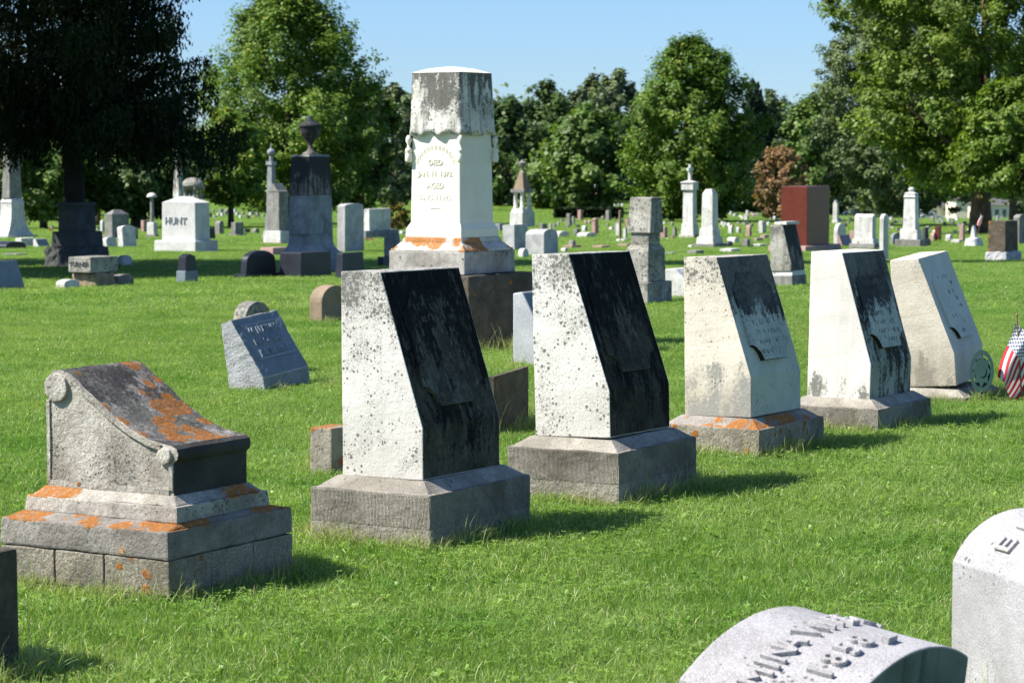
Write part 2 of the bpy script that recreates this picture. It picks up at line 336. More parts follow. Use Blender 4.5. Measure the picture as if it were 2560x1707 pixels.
# ------------------------------------------------------------------ object helpers
def tag(o, label=None, cat=None, group=None, kind=None):
    if label: o['label'] = label
    if cat: o['category'] = cat
    if group: o['group'] = group
    if kind: o['kind'] = kind
    return o
def empty(name, mat, label, cat, group=None):
    o = bpy.data.objects.new(name, None)
    COL.objects.link(o)
    o.matrix_world = mat
    o.empty_display_size = .2
    return tag(o, label, cat, group)
class MB:
    def __init__(s): s.v = []; s.f = []; s.m = []
    def poly(s, pts, faces, mi=0):
        o = len(s.v); s.v += [tuple(p) for p in pts]
        for f in faces: s.f.append([o + i for i in f]); s.m.append(mi)
    def frus(s, z0, z1, l0, w0, l1, w1, mi=0, topmi=None, cx=0, cy=0, cx1=None, cy1=None):
        cx1 = cx if cx1 is None else cx1; cy1 = cy if cy1 is None else cy1
        p = [(cx + a * l0 / 2, cy + b * w0 / 2, z0) for a, b in ((-1, -1), (1, -1), (1, 1), (-1, 1))] + \
            [(cx1 + a * l1 / 2, cy1 + b * w1 / 2, z1) for a, b in ((-1, -1), (1, -1), (1, 1), (-1, 1))]
        o = len(s.v); s.v += p
        for f in ((0, 1, 5, 4), (1, 2, 6, 5), (2, 3, 7, 6), (3, 0, 4, 7), (3, 2, 1, 0)): s.f.append([o + i for i in f]); s.m.append(mi)
        s.f.append([o + i for i in (4, 5, 6, 7)]); s.m.append(mi if topmi is None else topmi)
    def prism(s, prof, a0, a1, axis='y', mi=None, capmi=0):
        """prof: (u, z) points counter-clockwise; axis y: u is x and it runs a0..a1 along y; axis x: u is y"""
        n = len(prof); o = len(s.v)
        for a in (a0, a1):
            for u, z in prof: s.v.append((u, a, z) if axis == 'y' else (a, u, z))
        for i in range(n):
            j = (i + 1) % n
            s.f.append([o + i, o + j, o + n + j, o + n + i]); s.m.append(mi[i] if isinstance(mi, list) else (mi or 0))
        s.f.append([o + i for i in range(n)][::-1]); s.m.append(capmi)
        s.f.append([o + n + i for i in range(n)]); s.m.append(capmi)
    def lathe(s, prof, cx=0, cy=0, n=20, mi=0):
        o = len(s.v); k = len(prof)
        for r, z in prof:
            for i in range(n):
                a = 2 * math.pi * i / n
                s.v.append((cx + r * math.cos(a), cy + r * math.sin(a), z))
        for j in range(k - 1):
            for i in range(n):
                i2 = (i + 1) % n
                s.f.append([o + j * n + i, o + j * n + i2, o + (j + 1) * n + i2, o + (j + 1) * n + i]); s.m.append(mi)
        s.f.append([o + i for i in range(n)][::-1]); s.m.append(mi)
        s.f.append([o + (k - 1) * n + i for i in range(n)]); s.m.append(mi)
    def tube(s, pts, rads, n=7, mi=0):
        o = len(s.v); k = len(pts)
        for j, (p, r) in enumerate(zip(pts, rads)):
            d = (Vector(pts[min(j + 1, k - 1)]) - Vector(pts[max(j - 1, 0)])).normalized()
            a = d.orthogonal().normalized() if abs(d.z) < .9 else Vector((1, 0, 0)).cross(d).normalized()
            b2 = d.cross(a)
            for i in range(n):
                t = 2 * math.pi * i / n
                s.v.append(tuple(Vector(p) + (a * math.cos(t) + b2 * math.sin(t)) * r))
        for j in range(k - 1):
            for i in range(n):
                i2 = (i + 1) % n
                s.f.append([o + j * n + i, o + j * n + i2, o + (j + 1) * n + i2, o + (j + 1) * n + i]); s.m.append(mi)
        s.f.append([o + i for i in range(n)][::-1]); s.m.append(mi)
        s.f.append([o + (k - 1) * n + i for i in range(n)]); s.m.append(mi)
    def build(s, name, mats, parent=None, bevel=0, rough=0, cut=0, smooth=False, mw=None):
        me = bpy.data.meshes.new(name)
        me.from_pydata(s.v, [], s.f)
        if not isinstance(mats, (list, tuple)): mats = [mats]
        for mt in mats: me.materials.append(M[mt])
        me.polygons.foreach_set('material_index', s.m)
        bm = bmesh.new(); bm.from_mesh(me)
        bmesh.ops.recalc_face_normals(bm, faces=bm.faces)
        if bevel:
            es = [e for e in bm.edges if len(e.link_faces) == 2 and e.calc_face_angle(0) > .35]
            bmesh.ops.bevel(bm, geom=es, offset=bevel, segments=2, profile=.6, affect='EDGES', clamp_overlap=True)
        if cut:
            for _ in range(9):
                es = [e for e in bm.edges if e.calc_length() > cut * 1.5]
                if not es: break
                bmesh.ops.subdivide_edges(bm, edges=es, cuts=1, use_grid_fill=True)
            bmesh.ops.triangulate(bm, faces=[f for f in bm.faces if len(f.verts) > 4])
        if rough:
            sd = random.random() * 50
            for vt in bm.verts:
                q = vt.co
                d = noise.noise(Vector((q.x * 9 + sd, q.y * 9, q.z * 9))) + .5 * noise.noise(Vector((q.x * 28, q.y * 28 + sd, q.z * 28))) \
                    + .35 * noise.noise(Vector((q.x * 75, q.y * 75 + sd, q.z * 75)))
                vt.co = q + vt.normal * d * rough
        bm.to_mesh(me); bm.free()
        if smooth:
            for p in me.polygons: p.use_smooth = True
        o = bpy.data.objects.new(name, me)
        COL.objects.link(o)
        if parent: o.parent = parent
        elif mw is not None: o.matrix_world = mw
        return o
def trs(x, y, z, yaw, rx=0, ry=0):
    return Matrix.Translation((x, y, z)) @ Matrix.Rotation(yaw, 4, 'Z') @ Matrix.Rotation(rx, 4, 'X') @ Matrix.Rotation(ry, 4, 'Y')
def text_geo(s, size, ext, bev=0):
    cu = bpy.data.curves.new('t', 'FONT'); cu.body = s; cu.size = size; cu.extrude = ext; cu.align_x = 'CENTER'; cu.resolution_u = 3; cu.bevel_depth = size * .018; cu.bevel_resolution = 1
    ob = bpy.data.objects.new('t', cu); COL.objects.link(ob)
    dg = bpy.context.evaluated_depsgraph_get()
    me = ob.evaluated_get(dg).to_mesh()
    vs = [tuple(v.co) for v in me.vertices]; fs = [list(p.vertices) for p in me.polygons]
    ob.evaluated_get(dg).to_mesh_clear()
    bpy.data.objects.remove(ob); bpy.data.curves.remove(cu)
    return vs, fs
def text_on(mb, s, size, ext, fn):
    vs, fs = text_geo(s, size, ext)
    mb.poly([fn(*v) for v in vs], fs)

# ------------------------------------------------------------------ ground
def make_ground():
    ys = list(np.arange(-30, 60, 1.0)) + list(np.arange(60, 240, 4.0)) + [260, 300, 360, 420, 600, 900, 1400, 2200]
    xs = [-1500, -700, -300, -150, -90, -60, -40, -25, -15, -8, -3, 0, 3, 8, 15, 25, 40, 60, 90, 150, 300, 700, 1500]
    v = [(x, y, -drop(max(y, 0), x) - .012) for y in ys for x in xs]
    n = len(xs)
    f = [(j * n + i, j * n + i + 1, (j + 1) * n + i + 1, (j + 1) * n + i) for j in range(len(ys) - 1) for i in range(n - 1)]
    me = bpy.data.meshes.new('ground'); me.from_pydata(v, [], f); me.materials.append(M['soil'])
    o = bpy.data.objects.new('ground', me); COL.objects.link(o)
    tag(o, 'mown lawn ground of the cemetery', 'ground', kind='structure')
make_ground()

# ------------------------------------------------------------------ slanted gravestones of the family row
DD, DT, KN, WW, HH = .377, .186, .195, .590, .80     # die: foot depth, top depth, knee height, width, height
SLEN = math.hypot(DD - DT, HH - KN)
SD = ((DD - DT) / SLEN, (KN - HH) / SLEN)            # down-slope direction (x, z)
SN = ((HH - KN) / SLEN, (DD - DT) / SLEN)            # outward normal (x, z)
def on_slope(u, v, h):
    return (DT + SD[0] * v + SN[0] * h, u, HH + SD[1] * v + SN[1] * h)
def worn_rows(mb, rows, v0, dv, u0, u1, hf, rnd, th=.0018, size=.026, gap=.35):
    """weathered unreadable carving: short upright and cross strokes in rows"""
    for r in range(rows):
        v = v0 + dv * r
        u = u0 + rnd.uniform(0, .05); e = u1 - rnd.uniform(0, .05)
        while u < e:
            if rnd.random() < gap * .5: u += .03; continue
            sz = size * rnd.uniform(.7, 1.1)
            kind = rnd.random()
            strokes = []
            a = rnd.uniform(.6, 1.3)
            if kind < .5: strokes = [(0, 0, .003, sz), (.011 * a, .003, .0022, sz * .85)]
            elif kind < .8: strokes = [(0, 0, .003, sz), (.003, 0, .009, .0022), (.003, sz - .0025, .008, .0025)]
            else: strokes = [(0, 0, .005, sz)]
            for du, dv2, su, sv in strokes:
                if rnd.random() < gap: continue
                o = [(u + du, v + dv2), (u + du + su, v + dv2), (u + du + su + rnd.uniform(-.001, .001), v + dv2 + sv), (u + du, v + dv2 + sv)]
                p = [on_slope(a2, b2, hf(b2) - .002) for a2, b2 in o] + [on_slope(a2, b2, hf(b2) + th) for a2, b2 in o]
                mb.poly(p, [(4, 5, 6, 7), (0, 1, 5, 4), (1, 2, 6, 5), (2, 3, 7, 6), (3, 0, 4, 7)])
            u += .020 * a + .006
def slanted_stone(x, y, z, yaw, rx, ry, side, front, panel, letters, base_m, label, baselab=None, h0=.002, h1=.026, seed=1, mossy=True,
                  bz=.051, letter_gap=.35, ground=0.0, bevel_top=.004):
    rnd = random.Random(seed)
    c, s = math.cos(yaw), math.sin(yaw)
    cx, cy = DD / 2, WW / 2
    gx, gy = x + c * cx - s * cy, y + s * cx + c * cy
    root = empty('slanted_gravestone', trs(gx, gy, ground, yaw), label, 'gravestone', 'slanted gravestones in the family row')
    zb = z - bz - ground                                # top edge of base
    bd, bw = .560, .774
    mb = MB()
    mb.frus(-.12, zb, bd, bw, bd, bw, 0, 1)
    b = mb.build('base', list(base_m), root, bevel=.007, cut=.025, rough=.0042)
    if baselab: b['label'] = baselab
    mb = MB()
    mb.frus(zb - .01, zb + bz - .008, bd - .006, bw - .006, DD + .03, WW + .03, 0)
    mb.build('base_wash', base_m[1], root, cut=.05, rough=.002)
    L = Matrix.Translation((-cx, -cy, z - ground)) @ Matrix.Rotation(rx, 4, 'X') @ Matrix.Rotation(ry, 4, 'Y')
    mb = MB()
    prof = [(0, -.01), (DD, -.01), (DD, KN), (DT, HH), (0, HH)]
    mb.prism(prof, 0, WW, 'y', [0, 1, 1, 2, 0], 0)
    d = mb.build('die', [side, front, side], root, bevel=bevel_top, cut=.03, rough=.0016)
    d.matrix_local = L
    # raised cartouche, wedge shaped: flush at the top, proud at its foot
    u0, u1, v0, v1 = .075, WW - .075, .085, SLEN - .075
    n = .085
    pts = [(u0 + n, v0), (u1 - n, v0)]
    for k in range(1, 6):
        a = math.pi / 2 * k / 5
        pts.append((u1 - n * math.cos(a) * 1.0, v0 + n * math.sin(a)) if False else (u1 - n + n * math.sin(a) * 1.0, v0 + n * (1 - math.cos(a))))
    pts += [(u1, v1 - n * 1.1)]
    for k in range(1, 6):
        a = math.pi / 2 * k / 5
        pts.append((u1 - n * math.sin(a), v1 - n * 1.1 * math.cos(a)) if False else (u1 - n * (1 - math.cos(a)), v1 - n * 1.1 + n * 1.1 * math.sin(a)))
    pts = [(u0 + n, v0), (u1 - n, v0), (u1 - n * .75, v0 + n * .55), (u1, v0 + n), (u1, v1 - n), (u1 - n * .45, v1 - n * .85), (u1 - n * .85, v1 - n * .5), (u1 - n, v1),
           (u0 + n, v1), (u0 + n * .85, v1 - n * .5), (u0 + n * .45, v1 - n * .85), (u0, v1 - n), (u0, v0 + n), (u0 + n * .75, v0 + n * .55)]
    hf = lambda v: h0 + (h1 - h0) * (v - v0) / (v1 - v0)
    q = len(pts)
    mb = MB()
    mb.poly([on_slope(a, b2, -.01) for a, b2 in pts] + [on_slope(a, b2, hf(b2)) for a, b2 in pts],
            [[q + i for i in range(q)]], 0)
    for i in range(q):
        j = (i + 1) % q
        mossface = pts[i][1] > v1 - n * 1.05 and pts[j][1] > v1 - n * 1.05
        mb.f.append([i, j, q + j, q + i]); mb.m.append(1 if (mossface and mossy) else 0)
    p = mb.build('inscription_panel', [panel, 'moss_edge'], root)
    p.matrix_local = L
    mb = MB()
    worn_rows(mb, 8, v0 + .055, .052, u0 + .06, u1 - .05, hf, rnd, gap=letter_gap)
    t = mb.build('lettering', letters, p)
    return root
def hero_row():
    G = [(-.6736, 9.955, .268, -.529, -.007, -.009), (.1048, 11.198, .285, -.522, -.012, -.032),
         (.888, 12.88, .2024, -.552, -.008, -.018), (1.650, 14.032, .187, -.541, -.008, .018), (2.456, 15.924, .060, -.48, .05, -.07)]
    slanted_stone(*G[0], 'marble_speck', 'black_front', 'black_panel', 'letters_pale', ('lime', 'lime_top'),
                  'nearest big slant gravestone, black speckled white side, black front, dark slab behind it', seed=3, letter_gap=.45, h1=.016, mossy=False)
    slanted_stone(*G[1], 'marble_speck2', 'black_front2', 'black_front', 'letters_dark', ('lime', 'lime_top'),
                  'slant faced white marble gravestone with the blackest front, pale granite slant stone behind it', seed=4, letter_gap=.5, h1=.012, mossy=False)
    slanted_stone(*G[2], 'marble_cream', 'mixed_front', 'mixed_panel', 'letters_pale', ('lime_rough', 'lime_lichen'),
                  'cream marble slant gravestone with grey blotch on its side and orange lichen on its base', seed=5, letter_gap=.3)
    slanted_stone(*G[3], 'marble_clean', 'mixed_front2', 'mixed_panel', 'letters_dark', ('lime', 'lime_top'),
                  'clean white marble slant gravestone with black streaked front, speckled only along its foot', seed=6, letter_gap=.35)
    slanted_stone(*G[4], 'marble_warm', 'clean_front', 'clean_front', 'letters_dark', ('lime', 'lime_top'),
                  'leaning cream marble slant gravestone with clean grey front beside the small flag', seed=8, letter_gap=.75, ground=-.06)
hero_row()

# ------------------------------------------------------------------ scroll topped stone at the left
def scroll_stone():
    yaw = -.529
    c, s = math.cos(yaw), math.sin(yaw)
    d, w_ = .565, .425
    # near bottom corner of the die at (-1.175, 8.689); local origin at the centre of the base
    ox, oy = -1.175 - c * (d / 2) - s * (w_ / 2) * 1, 8.689 - s * (d / 2) + c * (w_ / 2)
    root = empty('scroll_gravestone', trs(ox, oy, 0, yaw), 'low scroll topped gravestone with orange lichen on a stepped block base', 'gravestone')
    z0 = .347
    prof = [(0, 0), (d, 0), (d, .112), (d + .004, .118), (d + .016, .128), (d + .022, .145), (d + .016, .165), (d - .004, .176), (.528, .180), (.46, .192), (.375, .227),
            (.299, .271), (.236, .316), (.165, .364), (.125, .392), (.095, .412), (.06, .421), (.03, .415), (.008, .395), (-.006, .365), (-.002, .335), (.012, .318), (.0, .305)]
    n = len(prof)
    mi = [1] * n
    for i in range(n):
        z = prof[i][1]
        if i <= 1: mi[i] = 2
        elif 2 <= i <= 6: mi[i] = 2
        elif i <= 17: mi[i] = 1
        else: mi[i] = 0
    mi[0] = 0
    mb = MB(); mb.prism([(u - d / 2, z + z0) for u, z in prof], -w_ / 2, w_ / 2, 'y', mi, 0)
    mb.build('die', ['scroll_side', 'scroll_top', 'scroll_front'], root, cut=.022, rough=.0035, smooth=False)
    # rolls, beaded edge and rims on the near side
    def roll(uc, zc, r, y0, y1, name, mt):
        mb = MB()
        k = 26
        ring = [(uc - d / 2 + r * math.cos(2 * math.pi * i / k), zc + z0 + r * math.sin(2 * math.pi * i / k)) for i in range(k)]
        mb.prism(ring, y0, y1, 'y', 0, 0)
        mb.build(name, mt, root, bevel=.005, rough=.0015)
    yn = -w_ / 2
    roll(.050, .356, .051, yn - .016, yn + .01, 'scroll_roll', 'scroll_side')
    roll(.530, .140, .030, yn - .014, yn + .01, 'scroll_roll', 'scroll_side')
    def strip(pts, wd, out, name, mt):
        mb = MB()
        P = [Vector((u, z)) for u, z in pts]
        a = []; b2 = []
        for i, p in enumerate(P):
            t = (P[min(i + 1, len(P) - 1)] - P[max(i - 1, 0)]).normalized(); nn = Vector((-t.y, t.x))
            a.append(p + nn * wd / 2); b2.append(p - nn * wd / 2)
        for i in range(len(P) - 1):
            q = [a[i], a[i + 1], b2[i + 1], b2[i]]
            mb.poly([(v.x - d / 2, yn + .004, v.y + z0) for v in q] + [(v.x - d / 2, yn - out, v.y + z0) for v in q],
                    [(0, 1, 2, 3), (7, 6, 5, 4), (0, 4, 5, 1), (2, 6, 7, 3), (1, 5, 6, 2), (3, 7, 4, 0)])
        mb.build(name, mt, root, cut=.03, rough=.001)
    strip([(.10, .400), (.13, .381), (.165, .352), (.236, .304), (.299, .259), (.375, .215), (.46, .180), (.515, .168)], .016, .013, 'raised_rim', 'scroll_side')
    strip([(.0075, .31), (.0075, .02)], .014, .006, 'raised_rim', 'scroll_side')
    strip([(.012, .012), (.548, .012)], .022, .006, 'raised_rim', 'scroll_side')
    strip([(.556, .020), (.556, .105)], .016, .006, 'raised_rim', 'scroll_side')
    # plinth with moulded edge
    mb = MB()
    mb.frus(.262, .318, d + .120, w_ + .120, d + .110, w_ + .110, 0, 1)
    mb.frus(.3175, .349, d + .085, w_ + .085, d + .015, w_ + .015, 1)
    mb.build('plinth', ['marble_lichen', 'marble_lichen'], root, bevel=.006, cut=.025, rough=.0028)
    # base: cap course with wash, then block courses
    bd, bw = .752, .735
    mb = MB()
    mb.frus(.246, .264, bd - .02, bw - .02, d + .14, w_ + .14, 0)
    mb.frus(.152, .248, bd, bw, bd - .006, bw - .006, 0)
    mb.build('cap_course', ['lime_lichen'], root, bevel=.008, cut=.03, rough=.004)
    mb = MB()
    cols = [-.5, -.17, .125, .335, .5]
    for i in range(4):
        x0, x1 = cols[i] * bd, cols[i + 1] * bd
        g = .006
        mb.frus(.025, .148, x1 - x0 - g, .3, x1 - x0 - g, .3, 0, cx=(x0 + x1) / 2, cy=-bw / 2 + .150 + random.uniform(0, .008))
        mb.frus(.025, .142, x1 - x0 - g, .3, x1 - x0 - g, .3, 0, cx=(x0 + x1) / 2, cy=bw / 2 - .155)
    for i in range(3):
        y0 = -bw / 2 + bw * i / 3; y1 = y0 + bw / 3
        mb.frus(.025, .148, .2, y1 - y0 - .006, .2, y1 - y0 - .006, 0, cx=bd / 2 - .0995, cy=(y0 + y1) / 2)
        mb.frus(.025, .142, .2, y1 - y0 - .006, .2, y1 - y0 - .006, 0, cx=-bd / 2 + .105, cy=(y0 + y1) / 2)
    mb.build('block_course', ['lime_rough'], root, bevel=.005, cut=.03, rough=.003)
    mb = MB(); mb.frus(-.1, .149, bd - .035, bw - .035, bd - .035, bw - .035, 0)
    mb.frus(-.1, .022, bd + .01, bw + .01, bd + .006, bw + .006, 0)
    mb.build('base_core', ['lime_rough'], root, cut=.05, rough=.003)
scroll_stone()

# ------------------------------------------------------------------ draped pillar monument
def drape_monument():
    D = 20.35; k = D / F
    yaw = -.575
    zr = lambda r: ZC - (r - 379) * k
    # corner of shaft at px 1146..1154
    wS = .478
    c, s = math.cos(yaw), math.sin(yaw)
    X = (1150 - 1280) / F * D
    ox, oy = X - c * wS / 2 - s * wS / 2, D - s * wS / 2 + c * wS / 2
    root = empty('draped_monument', trs(ox, oy, 0, yaw), 'tall white marble pillar with carved drape and tassels, orange lichen on its plinth', 'monument')
    mb = MB(); mb.frus(zr(572), zr(333) + .04, .490, .490, .465, .465, 0)
    mb.build('shaft', 'mon_white', root, bevel=.012)
    mb = MB(); mb.frus(zr(594), zr(572), .55, .55, .545, .545, 0); mb.frus(zr(572) - .001, zr(558), .54, .54, .492, .492, 0)
    mb.build('shaft_foot', 'mon_white', root, bevel=.006)
    mb = MB()
    mb.frus(zr(628), zr(622), .73, .73, .725, .725, 0)
    mb.frus(zr(622) - .001, zr(606), .70, .70, .60, .60, 0)
    mb.frus(zr(606) - .001, zr(594), .595, .595, .57, .57, 0)
    mb.build('moulding', 'mon_lichen', root, bevel=.008, cut=.05, rough=.003)
    mb = MB(); mb.frus(zr(684), zr(628), .745, .745, .742, .742, 0)
    mb.build('plinth', 'mon_base', root, bevel=.008, cut=.06, rough=.003)
    mb = MB(); mb.frus(-.15, zr(685), 1.04, 1.04, .99, .99, 0)
    mb.build('rock_faced_base', 'rockbase', root, bevel=.01, cut=.05, rough=.013)
    # drape: rippled cloth hanging over the cap, scalloped hem
    n = 96; zt = zr(181); zh = zr(333)
    mb = MB(); rows = 14
    def sq(a, h):      # square outline with small rounded corners
        ca, sa = math.cos(a), math.sin(a); m_ = max(abs(ca), abs(sa)); r = h / m_
        r = min(r, h * 1.36)
        return ca * r, sa * r
    vs = []
    for j in range(rows + 1):
        t = j / rows
        for i in range(n):
            a = 2 * math.pi * (i + .5) / n
            side_t = ((a + math.pi / 4) % (math.pi / 2)) / (math.pi / 2)
            h = .241 + .020 * t + .004 * t * math.sin(a * 22) + .005 * t * math.sin(a * 9 + 1) + (.006 * max(0, t - .86) / .14)
            x, y = sq(a, h)
            hem = .046 * abs(math.sin(side_t * math.pi * 2.5)) - .012
            z = zt + (zh - zt - hem * 1.0 + .012) * t if True else 0
            vs.append((x, y, z))
    fs = [(j * n + i, j * n + (i + 1) % n, (j + 1) * n + (i + 1) % n, (j + 1) * n + i) for j in range(rows) for i in range(n)]
    fs.append([rows * n + i for i in range(n)])
    mb.poly(vs, fs)
    o = mb.build('drape', 'drape', root, smooth=True)
    mb = MB(); mb.frus(zt - .002, zr(170), .486, .486, .26, .26); mb.frus(zr(170) - .001, zr(166), .26, .26, .08, .08)
    mb.build('cap', 'mon_white', root, bevel=.01, smooth=False)
    for sx, sy in ((-1, -1), (1, -1), (1, 1), (-1, 1)):
        mb = MB(); r = .258
        mb.lathe([(.010, zr(338)), (.022, zr(345)), (.026, zr(352)), (.014, zr(360)), (.012, zr(368)), (.026, zr(372)), (.030, zr(378)), (.022, zr(381)), (.026, zr(384)),
                  (.030, zr(392)), (.029, zr(402)), (.022, zr(406))][::-1], sx * r * .985, sy * r * .985, 12)
        mb.build('tassel', 'mon_white', root, smooth=True)
    # lettering on the lit face (-y face)
    mb = MB()
    yf = -.2445
    def put(sx, zc):
        return lambda a, b2, c2: (sx + a, yf + .008 * (zc + b2 - .9) / 1.0 - c2, zc + b2)
    text_on(mb, 'DIED', .062, .0015, put(0, zr(412)))
    text_on(mb, 'JAN. 11. 1878.', .058, .0015, put(0, zr(440)))
    text_on(mb, 'AGED', .062, .0015, put(0, zr(470)))
    text_on(mb, '66 YS. 11 MS.', .058, .0015, put(0, zr(500)))
    mb.frus(zr(521), zr(520), .10, .006, .10, .006, cx=0, cy=yf + .001)
    mb.build('inscription', 'mon_white', root)
    mb = MB(); rnd = random.Random(4)          # worn name in an arc
    for i in range(13):
        a = math.pi * (.86 - .72 * i / 12); cx_, cz = math.cos(a) * .20, zr(430) + math.sin(a) * .20
        for kk in range(2):
            dx = (kk - .5) * .014
            mb.frus(cz - .018, cz + .018, .004, .006, .004, .006, cx=cx_ + dx, cy=yf + .0005 + .012 * (cz - .9))
    mb.build('name_lettering', 'mon_white', root)
drape_monument()

# ------------------------------------------------------------------ barrel topped footstones in the near right corner
def barrel_stone(x, y, ztop, yaw, rx, ry, W, L, rise, mt, label, words_, letter_m):
    root = empty('barrel_gravestone', trs(x, y, 0, yaw), label, 'gravestone', 'barrel topped stones in the near right corner')
    LM = Matrix.Translation((0, 0, ztop)) @ Matrix.Rotation(rx, 4, 'X') @ Matrix.Rotation(ry, 4, 'Y')
    R = (W * W / 4 + rise * rise) / (2 * rise); a0 = math.asin(min(1, W / 2 / R))
    n = 36
    prof = [(-W / 2, -ztop - .15), (W / 2, -ztop - .15)] + [(R * math.sin(a0 - 2 * a0 * i / n), R * math.cos(a0 - 2 * a0 * i / n) - R) for i in range(n + 1)]
    mb = MB(); mb.prism(prof, -L / 2, L / 2, 'x', 0, 1)
    o = mb.build('die', [mt, 'granite_end'], root, bevel=.005, cut=.03, rough=.0010); o.matrix_local = LM
    mb = MB()
    for text, xpos, ac, size, pitch, ln in words_:
        m_ = len(text)
        for i, ch in enumerate(text):
            if ch == ' ': continue
            ang = ac + (i - (m_ - 1) / 2) * pitch / R
            def fn(a, b2, c2, ang=ang):
                th = ang + a / R
                rr = R + c2 + .004
                return (xpos - b2, rr * math.sin(th), rr * math.cos(th) - R)
            if ch == '_':
                mb.poly([fn(u, v, c2) for c2 in (-.008, .012) for u, v in ((-ln, -.02), (ln, -.02), (ln, 0.0), (-ln, 0.0))],
                        [(4, 5, 6, 7), (0, 1, 5, 4), (1, 2, 6, 5), (2, 3, 7, 6), (3, 0, 4, 7)])
            else:
                text_on(mb, ch, size, .006, fn)
    o = mb.build('raised_lettering', letter_m, root); o.matrix_local = LM
    return root
M['granite_end'] = stone('shaded granite end', (.17, .20, .19), (.11, .135, .125), streak=.6, bump=.25)  # shade of the right-facing ends put into a darker granite colour
barrel_stone(.762, 5.931, .400, -.608, .053, .137, .707, .408, .088, 'granite_light',
             'pale granite barrel topped stone with raised name and date, cut by the bottom edge',
             [('ELMINA WIFE OF', -.005, -.075, .092, .054, 0), ('1858_', .118, -.115, .092, .066, .024)], 'granite_light')
barrel_stone(1.517, 6.798, .540, -1.219, .006, .009, .435, .50, .138, 'granite_light',
             'pale granite round topped stone with black pits, cut by the right edge',
             [('ELI', -.01, -.42, .10, .085, 0)], 'granite_light')

